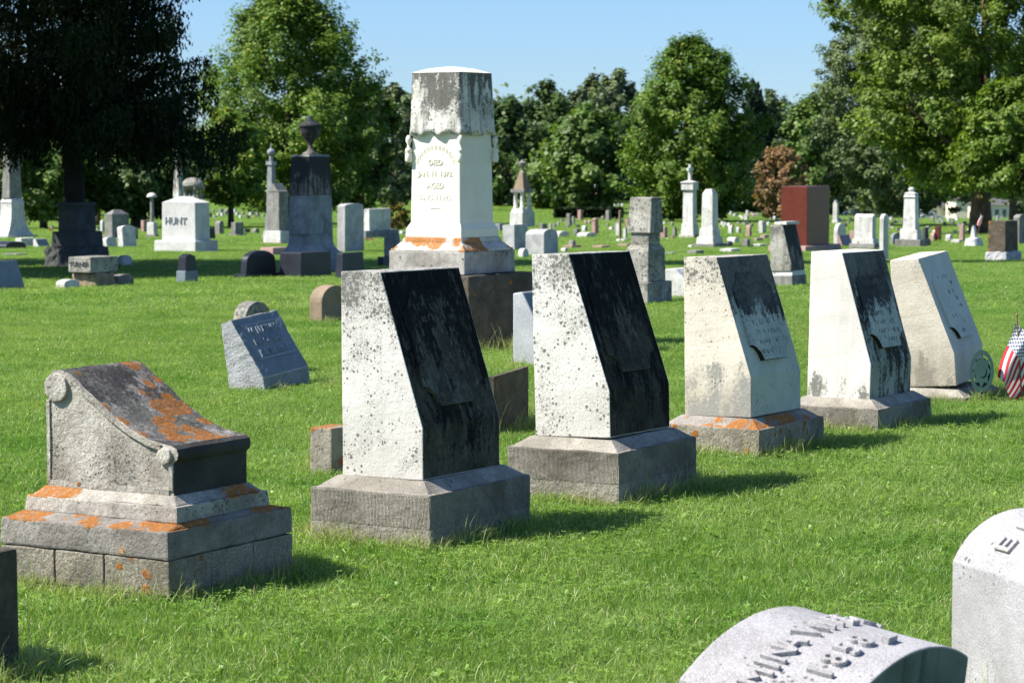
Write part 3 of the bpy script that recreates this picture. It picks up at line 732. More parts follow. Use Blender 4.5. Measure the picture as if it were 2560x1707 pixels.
# ------------------------------------------------------------------ all the other stones
YAW = -.55
CY, SY = math.cos(YAW), math.sin(YAW)
def mon(name, label, cat, xc, rb, segs, group=None, D=None, yaw=YAW, lean=(0, 0), up=0.0):
    """xc, rb: photo position of the near bottom corner. segs: (part, r_bottom, r_top, left_px, right_px, left_px_top, right_px_top, material, top kind[, arg])
       left/right px: widths of the sunlit left face and the shaded right face"""
    D = D or depth(rb)
    k = D / F
    c, s = math.cos(yaw), math.sin(yaw)
    fl, fr = abs(c), max(abs(s), .3)
    X = (xc - 1280) * k
    L0, W0 = segs[0][3] * k / fl, segs[0][4] * k / fr
    ox = X - c * L0 / 2 - s * W0 / 2
    oy = D - s * L0 / 2 + c * W0 / 2
    g = -drop(oy)
    single = len(segs) == 1
    mw = trs(ox, oy, g, yaw, lean[0], lean[1])
    root = None
    if not single:
        root = empty(name, mw, label, cat, group)
    for i, sg in enumerate(segs):
        part, r0, r1, l0, w0, l1, w1, mt, top = sg[:9]
        arg = sg[9] if len(sg) > 9 else .25
        z0 = (rb - r0) * k; z1 = (rb - r1) * k
        if i == 0: z0 = -.12
        l0, l1 = l0 * k / fl, l1 * k / fl; w0, w1 = w0 * k / fr, w1 * k / fr
        if isinstance(mt, str): mt = (mt, mt)
        mb = MB(); h = z1 - max(z0, 0); bev = min(.012, .08 * min(l0, w0, max(h, .05)))
        rough = 0; cut = 0; sm = False
        if top == 'flat': mb.frus(z0, z1, l0, w0, l1, w1)
        elif top == 'hip':
            zm = z1 - h * arg
            mb.frus(z0, zm, l0, w0, l1, w1); mb.frus(zm - .001, z1, l1 * 1.04, w1 * 1.04, l1 * .12, w1 * .45)
        elif top == 'cap':   # body, overhanging cap and low pyramid
            zm = z1 - h * arg
            mb.frus(z0, zm, l0, w0, l1, w1); mb.frus(zm - .001, zm + (z1 - zm) * .45, l1 * 1.12, w1 * 1.12, l1 * 1.15, w1 * 1.15)
            mb.frus(zm + (z1 - zm) * .449, z1, l1 * 1.1, w1 * 1.1, l1 * .25, w1 * .25)
        elif top == 'gable':  # ridge runs along x, gable seen on the right face
            zm = z1 - h * arg
            mb.prism([(-w0 / 2, z0), (w0 / 2, z0), (w1 / 2, zm), (0, z1), (-w1 / 2, zm)], -l0 / 2, l0 / 2, 'x')
        elif top == 'gablex':  # ridge along y, gable seen on the left face
            zm = z1 - h * arg
            mb.prism([(-l0 / 2, z0), (l0 / 2, z0), (l1 / 2, zm), (0, z1), (-l1 / 2, zm)], -w0 / 2, w0 / 2, 'y')
        elif top == 'arch':
            zm = z1 - h * arg
            pr = [(-w0 / 2, z0), (w0 / 2, z0)] + [(w1 / 2 * math.cos(t), zm + (z1 - zm) * math.sin(t)) for t in [math.pi * j / 12 for j in range(13)]]
            mb.prism(pr, -l0 / 2, l0 / 2, 'x')
        elif top == 'archx':
            zm = z1 - h * arg
            pr = [(-l0 / 2, z0), (l0 / 2, z0)] + [(l1 / 2 * math.cos(t), zm + (z1 - zm) * math.sin(t)) for t in [math.pi * j / 12 for j in range(13)]]
            mb.prism(pr, -w0 / 2, w0 / 2, 'y')
        elif top == 'serp':   # serpentine top on the right face
            zm = z1 - h * arg
            pr = [(-w0 / 2, z0), (w0 / 2, z0)] + [(w1 / 2 * (1 - j / 8), zm + (z1 - zm) * (.5 - .5 * math.cos(math.pi * 2 * j / 16)) ) for j in range(17)]
            pr = [(-w0 / 2, z0), (w0 / 2, z0), (w1 / 2, zm)] + [(w1 / 2 * math.cos(t), zm + (z1 - zm) * (.35 + .65 * math.sin(t))) for t in [math.pi * (j + .5) / 12 for j in range(12)]] + [(-w1 / 2, zm)]
            mb.prism(pr, -l0 / 2, l0 / 2, 'x')
        elif top == 'slant':  # slanting face towards +x
            pr = [(-l0 / 2, z0), (l0 / 2, z0), (l0 / 2, max(z0, 0) + h * .18), (-l0 / 2 + l0 * arg, z1), (-l0 / 2, z1 * .98)]
            mb.prism(pr, -w0 / 2, w0 / 2, 'y', [0, 1, 1, 0, 0], 0)
        elif top == 'rock':
            mb.frus(z0, z1, l0, w0, l1, w1); bev = min(l0, w0, z1 - max(z0, 0)) * .22; rough = min(.05, .09 * h + .006); cut = max(h / 5, .05)
        elif top == 'round':
            mb.lathe([(l0 / 2 * math.cos(t) + .001, z0 + (z1 - z0) * math.sin(t)) for t in [math.pi / 2 * j / 7 for j in range(8)]], n=18); sm = True; bev = 0
        elif top == 'ball':
            mb.lathe([(l0 / 2 * math.sin(math.pi * (j + .15) / 8.3) + .001, z0 + (z1 - z0) * (.5 - .5 * math.cos(math.pi * j / 8))) for j in range(9)], n=14); sm = True; bev = 0
        elif top == 'urn':
            H = z1 - z0; r = l0 / 2
            mb.lathe([(r * a, z0 + H * b) for a, b in [(.8, 0), (.75, .04), (.35, .10), (.22, .18), (.2, .26), (.45, .36), (.85, .50), (1, .62), (.98, .70), (1.08, .72), (1.06, .76), (.8, .80), (.42, .87), (.26, .93), (.22, .97), (.05, 1)]], n=20); sm = True; bev = 0
        elif top == 'cyl': mb.lathe([(l0 / 2, z0), (l1 / 2, z1)], n=18); bev = 0
        elif top == 'cols':   # pair or four small columns
            for a in (-1, 1):
                for b2 in (-1, 1):
                    r = l0 * arg
                    cx_, cy_ = a * (l0 / 2 - r), b2 * (w0 / 2 - r)
                    mb2 = MB(); H = z1 - z0
                    mb2.lathe([(r * 1.25, z0), (r * 1.25, z0 + H * .07), (r, z0 + H * .1), (r * .9, z1 - H * .12), (r * 1.25, z1 - H * .07), (r * 1.3, z1)], cx_, cy_, 12)
                    mb2.build(part, mt[0], root, smooth=True)
            continue
        elif top == 'flare':  # concave sweep outward at the bottom
            for j in range(8):
                t0, t1 = j / 8, (j + 1) / 8
                f0, f1 = (1 - t0) ** 3.2, (1 - t1) ** 3.2
                zz0, zz1 = max(z0, 0) + h * t0, max(z0, 0) + h * t1
                mb.frus((z0 if j == 0 else zz0 - .0005), zz1, l1 + (l0 - l1) * f0, w1 + (w0 - w1) * f0, l1 + (l0 - l1) * f1, w1 + (w0 - w1) * f1)
            bev = 0
        elif top == 'cross':
            H = z1 - z0; t = l0
            mb.frus(z0, z1, t, w0, t * .8, w0 * .8); mb.frus(z0 + H * .58, z0 + H * .78, t * .9, w0 + H * .42, t * .9, w0 + H * .42)
        if single:
            o = mb.build(name, list(mt), None, bevel=bev, rough=rough, cut=cut, smooth=sm, mw=mw)
            tag(o, label, cat, group)
            return o, k, (l0, w0, z1)
        o = mb.build(part, list(mt), root, bevel=bev, rough=rough, cut=cut, smooth=sm)
    return root, k, None
def face_text(root, s, size, x, y, z, face='-y', mt='dark', ext=.004, name='lettering'):
    mb = MB()
    if face == '-y': fn = lambda a, b, c: (x + a, y - c, z + b)
    else: fn = lambda a, b, c: (x + c, y + a, z + b)
    text_on(mb, s, size, ext, fn)
    return mb.build(name, mt, root)

# --- nearer background stones
def luther_stone():
    D = 16.6; k = D / F; yaw = -.50
    X = (659 - 1280) * k; c, s = math.cos(yaw), math.sin(yaw)
    Lb, Lt, W, H = .285, .085, .545, .475
    ox = X - c * Lb / 2 - s * W / 2; oy = D - s * Lb / 2 + c * W / 2
    root = empty('slant_gravestone', trs(ox, oy, -.02, yaw, .07, -.10), 'rock sided granite slant stone leaning over, blue grey face with raised words', 'gravestone')
    mb = MB()
    mb.prism([(-Lb / 2, -.1), (Lb / 2, -.1), (Lb / 2, .075), (-Lb / 2 + Lt, H), (-Lb / 2, H - .02)], -W / 2, W / 2, 'y', [0, 1, 1, 0, 0], 0)
    mb.build('die', ['granite_rock', 'granite_slate'], root, bevel=.006, cut=.03, rough=.006)
    fx, fz = Lb - Lt, -(H - .075); n_ = math.hypot(fx, fz); dx, dz = fx / n_, fz / n_; nx, nz = -dz, dx
    x0, z0 = -Lb / 2 + Lt, H
    def fn_at(v): return lambda a, b, c2: (x0 + dx * (v - b) + nx * (c2 + .006), a, z0 + dz * (v - b) + nz * (c2 + .006))
    mb = MB()
    text_on(mb, 'W. LUTHER', .070, .003, fn_at(.135))
    text_on(mb, 'MAY 1. 1840', .062, .003, fn_at(.215))
    text_on(mb, 'JUL. 31. 1901', .062, .003, fn_at(.295))
    for v in (.070, .325):
        f = fn_at(v)
        mb.poly([f(a, b, .003) for a, b in ((-.22, 0), (.22, 0), (.22, .014), (-.22, .014))], [(0, 1, 2, 3)])
    mb.build('raised_lettering', 'slate_letters', root)
luther_stone()
mon('arched_gravestone', 'low arched stone peeping over the back of the leaning rock sided slant stone', 'gravestone', 612, 930, [('die', 930, 746, 34, 56, 32, 54, 'mottled', 'arch', .22)], D=17.9)
mon('arched_gravestone', 'small round topped stone with brown stained edge left of the nearest big white stone', 'gravestone', 804, 809, [('die', 809, 714, 33, 62, 33, 62, ('brown', 'brown'), 'arch', .42)])
mon('block_footstone', 'short square stub with orange lichen top against the nearest big white stone', 'footstone', 826, 1192, [('die', 1192, 1072, 58, 48, 57, 47, 'stub_stone', 'flat')])
mon('slab_footstone', 'dark shaded flat slab standing behind the right side of the nearest big white stone', 'footstone', 1235, 1092, [('die', 1092, 942, 14, 96, 14, 96, ('mottled_dark' if False else 'rockbase'), 'flat')], yaw=-.28)  # shade on the slab's near face is put into its dark colour
mon('slant_gravestone', 'pale granite slant stone half hidden behind the blackest fronted stone', 'gravestone', 1380, 905, [('die', 905, 717, 98, 262, 90, 262, ('granite', 'granite_slate'), 'slant', .24)], D=18.6, yaw=-.5)  # slanting front: its shade is painted in with a darker blue grey
mon('leaning_slab', 'tilted rough white marble slab between the square pillar and the cream slant stone', 'slab', 1745, 745, [('slab', 745, 672, 85, 60, 25, 60, 'white', 'slant', .35)])
r, k, _ = mon('square_pillar_monument', 'lichen mottled square pillar on a stepped block between two slant stones', 'monument', 1620, 762,
    [('base', 762, 705, 72, 68, 72, 68, 'mottled', 'flat'), ('lower_die', 705.3, 624, 57, 49, 55, 47, 'mottled', 'flat'), ('wash', 624.3, 612, 55, 47, 44, 34, 'mottled', 'flat'),
     ('pillar_foot', 612.3, 582, 44, 32, 44, 32, 'mottled', 'flat'), ('pillar', 582.3, 493, 56, 38, 53, 27, 'mottled', 'flat')])
mon('slanted_column', 'tall mottled grey slant column with white cap and square base before the red monument', 'monument', 1982, 718,
    [('base', 718, 688, 55, 44, 54, 43, 'grey', 'flat'), ('base_step', 688.3, 677, 53, 42, 51, 38, 'white', 'flat'), ('die', 677.3, 560, 49, 42, 29, 42, ('mottled', 'streaky'), 'slant', .62),
     ('cap', 560.3, 553, 30, 40, 28, 38, 'white', 'flat')], lean=(0, -.03))
# corner stub at the very left
mon('block_gravestone', 'dark shaded block corner with rusty top at the left edge', 'gravestone', -165, 1700, [('die', 1700, 1378, 260, 152, 258, 150, 'rockbase', 'flat')], D=7.15)

# --- left group
mon('slant_gravestone', 'blue grey slant stone cut by the left edge of the picture', 'gravestone', -22, 728, [('die', 728, 652, 30, 62, 22, 46, ('granite_slate', 'granite_slate'), 'slant', .3)])
mon('obelisk', 'pale obelisk on a flared die cut by the left edge', 'monument', 20, 598,
    [('base', 598, 588, 60, 58, 60, 58, 'granite', 'flat'), ('flared_die', 588.3, 505, 45, 50, 32, 24, 'white', 'flare'), ('die_cap', 505.3, 495, 34, 26, 26, 20, 'white', 'flat'), ('shaft', 495.3, 300, 22, 24, 14, 17, 'grey', 'flat')])
mon('log_gravestone', 'low dark rounded stone before the flared obelisk at the left edge', 'gravestone', 14, 624, [('die', 624, 603, 40, 40, 38, 38, 'blackgran', 'arch', .5)])
mon('block_gravestone', 'flat topped grey block beside the flared obelisk', 'gravestone', 54, 617, [('die', 617, 594, 18, 26, 18, 26, ('white', 'dark'), 'flat')])
mon('slant_gravestone', 'small white edged slant stone left of the dark stepped monument', 'gravestone', 97, 619, [('die', 619, 596, 16, 22, 16, 22, ('white', 'granite_slate'), 'slant', .35)])
mon('flat_marker', 'flat pale marker in the grass before the flared obelisk', 'grave marker', 40, 641, [('slab', 641, 633, 40, 22, 40, 22, 'grey', 'flat')])
mon('stepped_monument', 'black shaded stepped monument under the spruce', 'monument', 190, 672,
    [('base', 672, 615, 98, 74, 88, 70, 'streaky_dark' if False else 'dark', 'rock'), ('middle_step', 617, 578, 70, 55, 68, 52, 'dark', 'flat'), ('die', 578.3, 512, 54, 38, 52, 36, 'dark', 'flat'), ('cap', 512.3, 505, 58, 40, 56, 38, 'dark', 'flat')])
r, k, _ = mon('block_monument', 'oblong block with carved name resting on a tan boulder', 'monument', 238, 720,
    [('boulder', 720, 681, 74, 44, 66, 40, 'boulder', 'rock'), ('block', 680, 641, 62, 55, 62, 55, 'mottled', 'flat')])
face_text(r, 'TURNER', 17 * k, 0, -(55 * k / .523) / 2 - .002, 55 * k, '-y', 'dark')
mon('arched_footstone', 'small round topped stone left of the boulder', 'footstone', 160, 724, [('die', 724, 698, 25, 30, 25, 30, ('white', 'dark'), 'arch', .4)])
mon('arched_footstone', 'small round topped stone right of the boulder', 'footstone', 294, 716, [('die', 716, 685, 22, 32, 22, 32, ('grey', 'dark'), 'arch', .3)])
mon('arched_footstone', 'little white topped stone behind the boulder block with a dry weed', 'footstone', 306, 668, [('die', 668, 637, 16, 20, 16, 20, ('white', 'dark'), 'arch', .5)])
mon('hip_top_monument', 'dark grey hip topped monument behind the two leaning tablets', 'monument', 280, 600,
    [('base', 600, 588, 32, 44, 32, 44, 'grey', 'flat'), ('die', 588.3, 524, 21, 34, 21, 34, ('grey', 'dark'), 'hip', .18)])
mon('tablet_gravestone', 'white edged tablet leaning left in front of the hip topped monument', 'gravestone', 308, 619, [('die', 619, 563, 14, 28, 13, 26, ('white', 'granite_slate'), 'arch', .12)], lean=(0, -.10))
mon('tablet_gravestone', 'short pale tablet leaning left beside a taller leaning one', 'gravestone', 268, 620, [('die', 620, 592, 12, 20, 12, 20, ('white', 'granite'), 'arch', .25)], lean=(0, -.14))
mon('post_gravestone', 'thin light post stone left of the hip topped monument', 'gravestone', 256, 584, [('die', 584, 550, 6, 5, 6, 5, 'white', 'arch', .2)])
mon('tablet_gravestone', 'narrow grey tablet with scrolled edge behind the leaning tablets', 'gravestone', 336, 605, [('die', 605, 568, 5, 8, 5, 8, 'grey', 'arch', .2)])
mon('pedestal_column', 'thin stone column with round cap on a white block', 'monument', 388, 596,
    [('base', 596, 586, 26, 8, 26, 8, 'grey', 'flat'), ('block', 586.3, 555, 20, 8, 18, 8, 'white', 'flat'), ('column', 555.3, 492, 9, 5, 7, 4, 'grey', 'cyl'), ('cap', 492.3, 481, 22, 10, 10, 5, 'white', 'round')])
mon('block_gravestone', 'small pinkish stone beside the thin column', 'gravestone', 360, 582, [('die', 582, 550, 8, 12, 8, 12, ('pink', 'dark'), 'flat')])
r, k, _ = mon('family_monument', 'white granite hip topped family monument with HUNT carved on it', 'monument', 488, 632,
    [('base', 632, 601, 114, 49, 112, 47, 'granite_white', 'flat'), ('die', 601.3, 490, 92, 31, 90, 30, 'granite_white', 'hip', .14)])
face_text(r, 'HUNT', 25 * k, -8 * k, -(31 * k / .523) / 2 - .002, (632 - 560) * k, '-y', 'granite_slate', .006)
mon('obelisk', 'mottled white obelisk rising behind the HUNT monument', 'monument', 450, 616, [('plinth', 616, 560, 40, 26, 38, 24, 'white', 'flat'), ('shaft', 560.3, 375, 20, 13, 9, 7, 'drape', 'flat'), ('tip', 375.3, 358, 9, 7, 1, 1, 'drape', 'flat')])
mon('canopy_monument', 'domed canopy monument on short columns behind the HUNT monument', 'monument', 486, 606,
    [('block', 606, 497, 30, 18, 28, 17, 'grey', 'flat'), ('column', 497, 472, 34, 18, 34, 18, 'grey', 'cols', .14), ('cornice', 472.3, 466, 40, 22, 40, 22, 'grey', 'flat'), ('dome', 466.3, 443, 50, 26, 10, 6, 'mottled', 'round')])
mon('block_gravestone', 'black shaded stone peeping out behind the right side of the HUNT monument', 'gravestone', 522, 600, [('die', 600, 570, 10, 16, 9, 10, 'blackgran', 'flat')])
mon('tablet_gravestone', 'grey tablet with dark face right of the HUNT monument', 'gravestone', 549, 588, [('die', 588, 551, 13, 10, 12, 9, ('grey', 'dark'), 'arch', .2)])
mon('block_gravestone', 'grey block with black face under the bright maple', 'gravestone', 592, 592, [('base', 592, 584, 24, 22, 24, 22, 'grey', 'flat'), ('die', 584.3, 555, 12, 18, 12, 17, ('grey', 'blackgran'), 'flat')])
mon('block_gravestone', 'small dark block just right of the grey and black one', 'gravestone', 614, 586, [('die', 586, 571, 4, 10, 4, 10, 'dark', 'flat')])
mon('block_gravestone', 'low round grey stone left of the blue white spire', 'gravestone', 638, 586, [('die', 586, 570, 10, 10, 9, 9, ('grey', 'dark'), 'arch', .4)])
mon('block_gravestone', 'upright black stone on a dark base standing in the tree shadow', 'gravestone', 462, 709,
    [('base', 709, 676, 26, 28, 25, 26, 'granite_slate', 'flat'), ('die', 676.3, 634, 22, 22, 21, 19, 'blackgran', 'gable', .15)])
mon('tablet_gravestone', 'wide black shouldered tablet on a low base in the tree shadow', 'gravestone', 612, 698,
    [('base', 698, 684, 30, 82, 30, 82, 'blackgran', 'flat'), ('die', 684.3, 626, 16, 66, 14, 62, 'blackgran', 'arch', .45)])
mon('spire_monument', 'blue white spire with ball finial behind the gabled pillar', 'monument', 684, 598,
    [('flared_base', 598, 540, 36, 22, 20, 12, 'bluegrey', 'flare'), ('shaft', 540.3, 412, 16, 11, 11, 8, 'bluegrey', 'flat'), ('collar', 412.3, 403, 16, 11, 16, 11, 'bluegrey', 'flat'),
     ('neck', 403.3, 388, 9, 6, 9, 6, 'bluegrey', 'cyl'), ('ball', 389, 371, 18, 10, 8, 5, 'bluegrey', 'ball'), ('finial', 372, 355, 5, 3, 1, 1, 'bluegrey', 'cyl')])
mon('gabled_pillar', 'pale grey pillar with pointed gable top and lettered block', 'monument', 702, 612,
    [('base', 612, 606, 58, 36, 57, 35, 'brown', 'flat'), ('lettered_block', 606.3, 576, 46, 28, 45, 27, 'white', 'flat'), ('shaft', 576.3, 478, 34, 23, 30, 20, 'grey', 'flat'), ('gable', 478.3, 457, 31, 21, 22, 14, 'grey', 'gablex', .8)])
mon('ledger_stone', 'low pink granite ledger before the gabled pillar', 'grave marker', 682, 640, [('slab', 640, 618, 40, 40, 34, 34, 'pink', 'flat')])
mon('urn_monument', 'tall dark urn topped monument half shaded by the trees', 'monument', 790, 684,
    [('base', 684, 630, 100, 62, 96, 58, 'bluegrey', 'flat'), ('flared_step', 630.3, 585, 80, 64, 62, 46, 'bluegrey', 'flare'), ('lower_die', 585.3, 487, 56, 52, 54, 50, 'bluegrey', 'flat'), ('upper_die', 487.3, 390, 54, 52, 48, 46, 'streaky', 'flat'),
     ('cornice', 390.3, 385, 50, 48, 46, 44, 'grey', 'flat'), ('urn', 385.5, 287, 46, 30, 20, 12, 'streaky', 'urn')])
mon('block_gravestone', 'wide black block before the urn topped monument', 'gravestone', 752, 696, [('die', 696, 630, 58, 70, 56, 66, 'blackgran', 'flat')])
mon('block_gravestone', 'black slope sided block right of the wide black one', 'gravestone', 855, 700, [('die', 700, 631, 22, 56, 16, 46, 'blackgran', 'flat')])
mon('tablet_gravestone', 'tall dark tablet with rough grey edge beside the urn topped monument', 'gravestone', 862, 632, [('die', 632, 508, 20, 44, 18, 42, ('granite_rock', 'dark'), 'arch', .05)])
mon('tablet_gravestone', 'wide grey green tablet on a blue grey base behind the dark tall one', 'gravestone', 915, 600, [('base', 600, 575, 28, 78, 28, 78, 'bluegrey', 'flat'), ('die', 575.3, 521, 14, 50, 14, 50, ('white', 'granite_slate'), 'flat')])
mon('tablet_gravestone', 'dark leaning stone with light rim left of the draped pillar', 'gravestone', 958, 668, [('base', 668, 640, 14, 60, 14, 60, 'blackgran', 'flat'), ('die', 640, 592, 8, 34, 8, 30, ('grey', 'blackgran'), 'flat')], lean=(0, -.06))
mon('urn', 'small pale stone urn before the golden bush', 'urn', 968, 578, [('urn', 578, 549, 15, 8, 8, 5, 'white', 'urn')])
mon('flat_marker', 'low white marker before the golden bush', 'grave marker', 1006, 588, [('die', 588, 577, 20, 12, 18, 10, 'white', 'flat')])

# --- centre group
mon('rock_gravestone', 'rough sided leaning grey stone with flat bright top right of the draped pillar', 'gravestone', 1286, 628, [('die', 628, 561, 26, 36, 30, 34, ('granite_rock', 'dark'), 'flat')], lean=(0, -.06))
mon('rock_gravestone', 'rough grey stone with pointed arch top behind the blackest fronted stone', 'gravestone', 1360, 640, [('die', 640, 572, 46, 38, 44, 36, ('granite_rock', 'dark'), 'arch', .2)], lean=(0, -.03))
mon('arched_footstone', 'tiny round topped stone under the rough leaning pair', 'footstone', 1307, 646, [('die', 646, 620, 12, 15, 12, 15, ('white', 'dark'), 'arch', .5)])
mon('block_gravestone', 'blue grey block end behind the draped pillar', 'gravestone', 1250, 580, [('die', 580, 558, 16, 12, 15, 12, 'bluegrey', 'flat')])
mon('urn_canopy_monument', 'two columned canopy monument topped by an urn in front of the dark trees', 'monument', 1306, 570,
    [('block', 570, 530, 32, 32, 31, 31, 'white', 'flat'), ('block_top', 530.3, 521, 30, 28, 26, 26, 'white', 'flat'), ('column', 521, 480, 26, 22, 26, 22, 'white', 'cols', .17), ('cornice', 480.3, 472, 34, 26, 34, 26, 'grey', 'flat'),
     ('steep_roof', 472.3, 430, 26, 20, 9, 8, 'brown', 'flat'), ('urn', 431, 398, 18, 12, 8, 5, 'grey', 'urn')])
for a in [
    ('block_gravestone', 'small stone with dark face right of the canopy monument', 1356, 580, 558, 9, 12, ('grey', 'dark'), 'flat'),
    ('post_gravestone', 'thin white post right of the canopy monument', 1376, 578, 557, 4, 3, 'white', 'flat'),
    ('barrel_marker', 'low white barrel marker beyond the blackest fronted stone', 1398, 596, 577, 26, 28, ('white', 'bluegrey'), 'arch'),
    ('barrel_marker', 'low white barrel marker under the bust shaped stone', 1466, 596, 580, 24, 26, ('white', 'bluegrey'), 'arch'),
    ('bust_gravestone', 'little round headed white stone standing on a barrel marker', 1462, 582, 563, 8, 8, ('white', 'bluegrey'), 'arch'),
    ('block_gravestone', 'small dark sided block left of the round headed white stone', 1442, 592, 571, 8, 10, ('grey', 'dark'), 'flat'),
    ('post_gravestone', 'leaning grey post stone, taller of two before the hedge', 1424, 568, 533, 10, 6, ('grey', 'bluegrey'), 'flat'),
    ('post_gravestone', 'shorter grey post stone beside the leaning one before the hedge', 1434, 563, 540, 5, 4, 'grey', 'flat'),
    ('column_gravestone', 'red granite column at the left part of the dark hedge', 1452, 552, 524, 8, 6, ('pink', 'redpol'), 'flat'),
    ('column_gravestone', 'grey pink column at the right part of the dark hedge', 1522, 553, 525, 8, 7, ('grey', 'pink'), 'flat'),
    ('pedestal_gravestone', 'pink topped pedestal stone between the round headed stone and the tablet', 1488, 590, 544, 9, 9, ('pink', 'bluegrey'), 'cap'),
    ('column_gravestone', 'dark backed grey column right of the pale tablet', 1540, 582, 556, 5, 8, ('grey', 'bluegrey'), 'flat'),
    ('column_gravestone', 'tall white shaft stone just left of the wooden post', 1548, 592, 554, 8, 4, 'white', 'gablex'),
    ('column_gravestone', 'white pointed shaft beside the square pillar', 1564, 600, 567, 6, 5, ('white', 'bluegrey'), 'gablex'),
    ('column_gravestone', 'pink shaft behind the square pillar edge', 1570, 572, 546, 6, 4, 'pink', 'flat'),
    ('flat_marker', 'low white curb beside the square pillar', 1560, 606, 597, 20, 14, 'white', 'flat'),
    ('arched_footstone', 'tiny white round stone left of the square pillar', 1548, 607, 597, 8, 6, 'white', 'arch'),
    ('flat_marker', 'flat pink marker right of the one carrying a small urn', 1504, 622, 613, 24, 24, ('pink', 'bluegrey'), 'flat'),
    ('flat_marker', 'flat pink marker against the square pillar', 1568, 618, 609, 24, 14, 'pink', 'flat'),
    ('arched_footstone', 'small white round stone just above the blackest fronted stone', 1412, 632, 619, 10, 9, ('white', 'dark'), 'arch'),
    ('tablet_gravestone', 'red granite tablet between the square pillar and the cross column', 1662, 598, 566, 18, 8, ('pink', 'redpol'), 'flat'),
    ('obelisk', 'small grey obelisk between the square pillar and the cross column', 1688, 594, 566, 7, 6, ('grey', 'bluegrey'), 'gablex'),
    ('block_gravestone', 'tiny pink block at the foot of the small grey obelisk', 1682, 598, 588, 8, 6, 'pink', 'flat'),
    ('arched_footstone', 'tiny white stone right of the red granite tablet', 1670, 600, 594, 6, 5, ('white', 'dark'), 'arch'),
    ('block_gravestone', 'grey pair stone far behind the red granite tablet', 1682, 556, 546, 10, 6, 'white', 'arch'),
    ('arched_footstone', 'tiny rounded white stone below the twin white columns', 1728, 621, 612, 8, 7, ('white', 'dark'), 'arch'),
    ('flat_marker', 'flat grey marker left of the twin white columns in the lawn', 1680, 637, 630, 20, 16, 'bluegrey', 'flat'),
    ('flat_marker', 'flat pale marker below the twin white columns', 1740, 637, 625, 22, 24, 'grey', 'flat'),
    ('flat_marker', 'flat whitish marker right of the twin white columns', 1828, 632, 621, 28, 28, 'white', 'flat'),
    ('block_gravestone', 'black low round stone at the foot of the right white column', 1822, 618, 602, 8, 12, 'blackgran', 'arch'),
    ('rock_gravestone', 'low dark curved stone behind the right white column', 1836, 610, 592, 18, 14, ('white', 'dark'), 'arch'),
    ('block_gravestone', 'square grey block with black side left of the slant column', 1868, 618, 597, 14, 10, ('grey', 'blackgran'), 'flat'),
    ('block_gravestone', 'dark square block just behind the grey block with black side', 1892, 606, 594, 8, 18, ('pink', 'blackgran'), 'flat'),
    ('flat_marker', 'pale flat marker at the foot of the slant column', 1900, 618, 609, 22, 20, 'white', 'flat'),
    ('obelisk', 'pink granite shaft on a white foot far left of the red monument', 1874, 594, 562, 9, 7, ('pink', 'brown'), 'arch'),
    ('tablet_gravestone', 'pale blue tablet between the pink shaft and the slant column', 1906, 586, 552, 10, 12, ('white', 'bluegrey'), 'flat'),
    ('tablet_gravestone', 'grey tablet near the dark tree trunk behind the twin columns', 1828, 586, 563, 8, 8, ('white', 'bluegrey'), 'arch'),
    ('tablet_gravestone', 'smaller grey tablet right of the one near the dark trunk', 1846, 585, 567, 6, 8, ('white', 'bluegrey'), 'arch'),
    ('rock_gravestone', 'pinkish low stone beside the pale blue tablet', 1912, 600, 586, 12, 14, 'pink', 'rock'),
    ('column_gravestone', 'white narrow stone far behind near the dark trees', 1868, 552, 534, 8, 6, 'white', 'gablex'),
    ('column_gravestone', 'white column behind the red monument right edge', 2093, 560, 498, 10, 6, 'white', 'gablex'),
    ('tablet_gravestone', 'grey round arched tablet with white rim right of the red monument', 2093, 616, 557, 9, 28, ('white', 'bluegrey'), 'arch'),
    ('slant_gravestone', 'pink slant stone right of the red monument', 2106, 618, 586, 12, 32, ('pink', 'redpol'), 'slant'),
    ('block_gravestone', 'pink block half hidden left of the broad white monument', 2136, 602, 576, 12, 10, 'pink', 'flat'),
    ('tablet_gravestone', 'blue grey slab seen between arched tablet and white column', 2232, 614, 581, 6, 32, ('bluegrey', 'bluegrey'), 'arch'),
    ('tablet_gravestone', 'brown round topped tablet right of the tall white column', 2334, 606, 580, 8, 12, ('pink', 'brown'), 'arch'),
    ('block_gravestone', 'black low block at the foot of the tall white column', 2316, 616, 596, 6, 16, 'blackgran', 'arch'),
    ('column_gravestone', 'dark brown pillar behind the tall white column', 2312, 604, 568, 6, 12, 'dark', 'flat'),
    ('column_gravestone', 'red granite column right of the tall white column', 2348, 606, 565, 10, 9, ('red', 'redpol'), 'flat'),
    ('arched_footstone', 'small white stone with curled top right of the red column', 2374, 606, 585, 10, 12, ('white', 'bluegrey'), 'arch'),
    ('column_gravestone', 'brownish column left of the sunlit tree trunk', 2408, 606, 560, 9, 7, ('pink', 'brown'), 'flat'),
    ('flat_marker', 'low white curb left of the sunlit tree trunk', 2398, 610, 598, 20, 14, 'white', 'flat'),
]:
    nm, lb, xc, rb, rt, l, w_, mt, top = a
    kw = dict(flat=.2, arch=.35, gablex=.2, cap=.15, slant=.35, rock=.2)
    cat = {'flat_marker': 'grave marker', 'barrel_marker': 'grave marker', 'arched_footstone': 'footstone'}.get(nm, 'gravestone')
    tl = .8 if nm in ('obelisk', 'post_gravestone') else .96
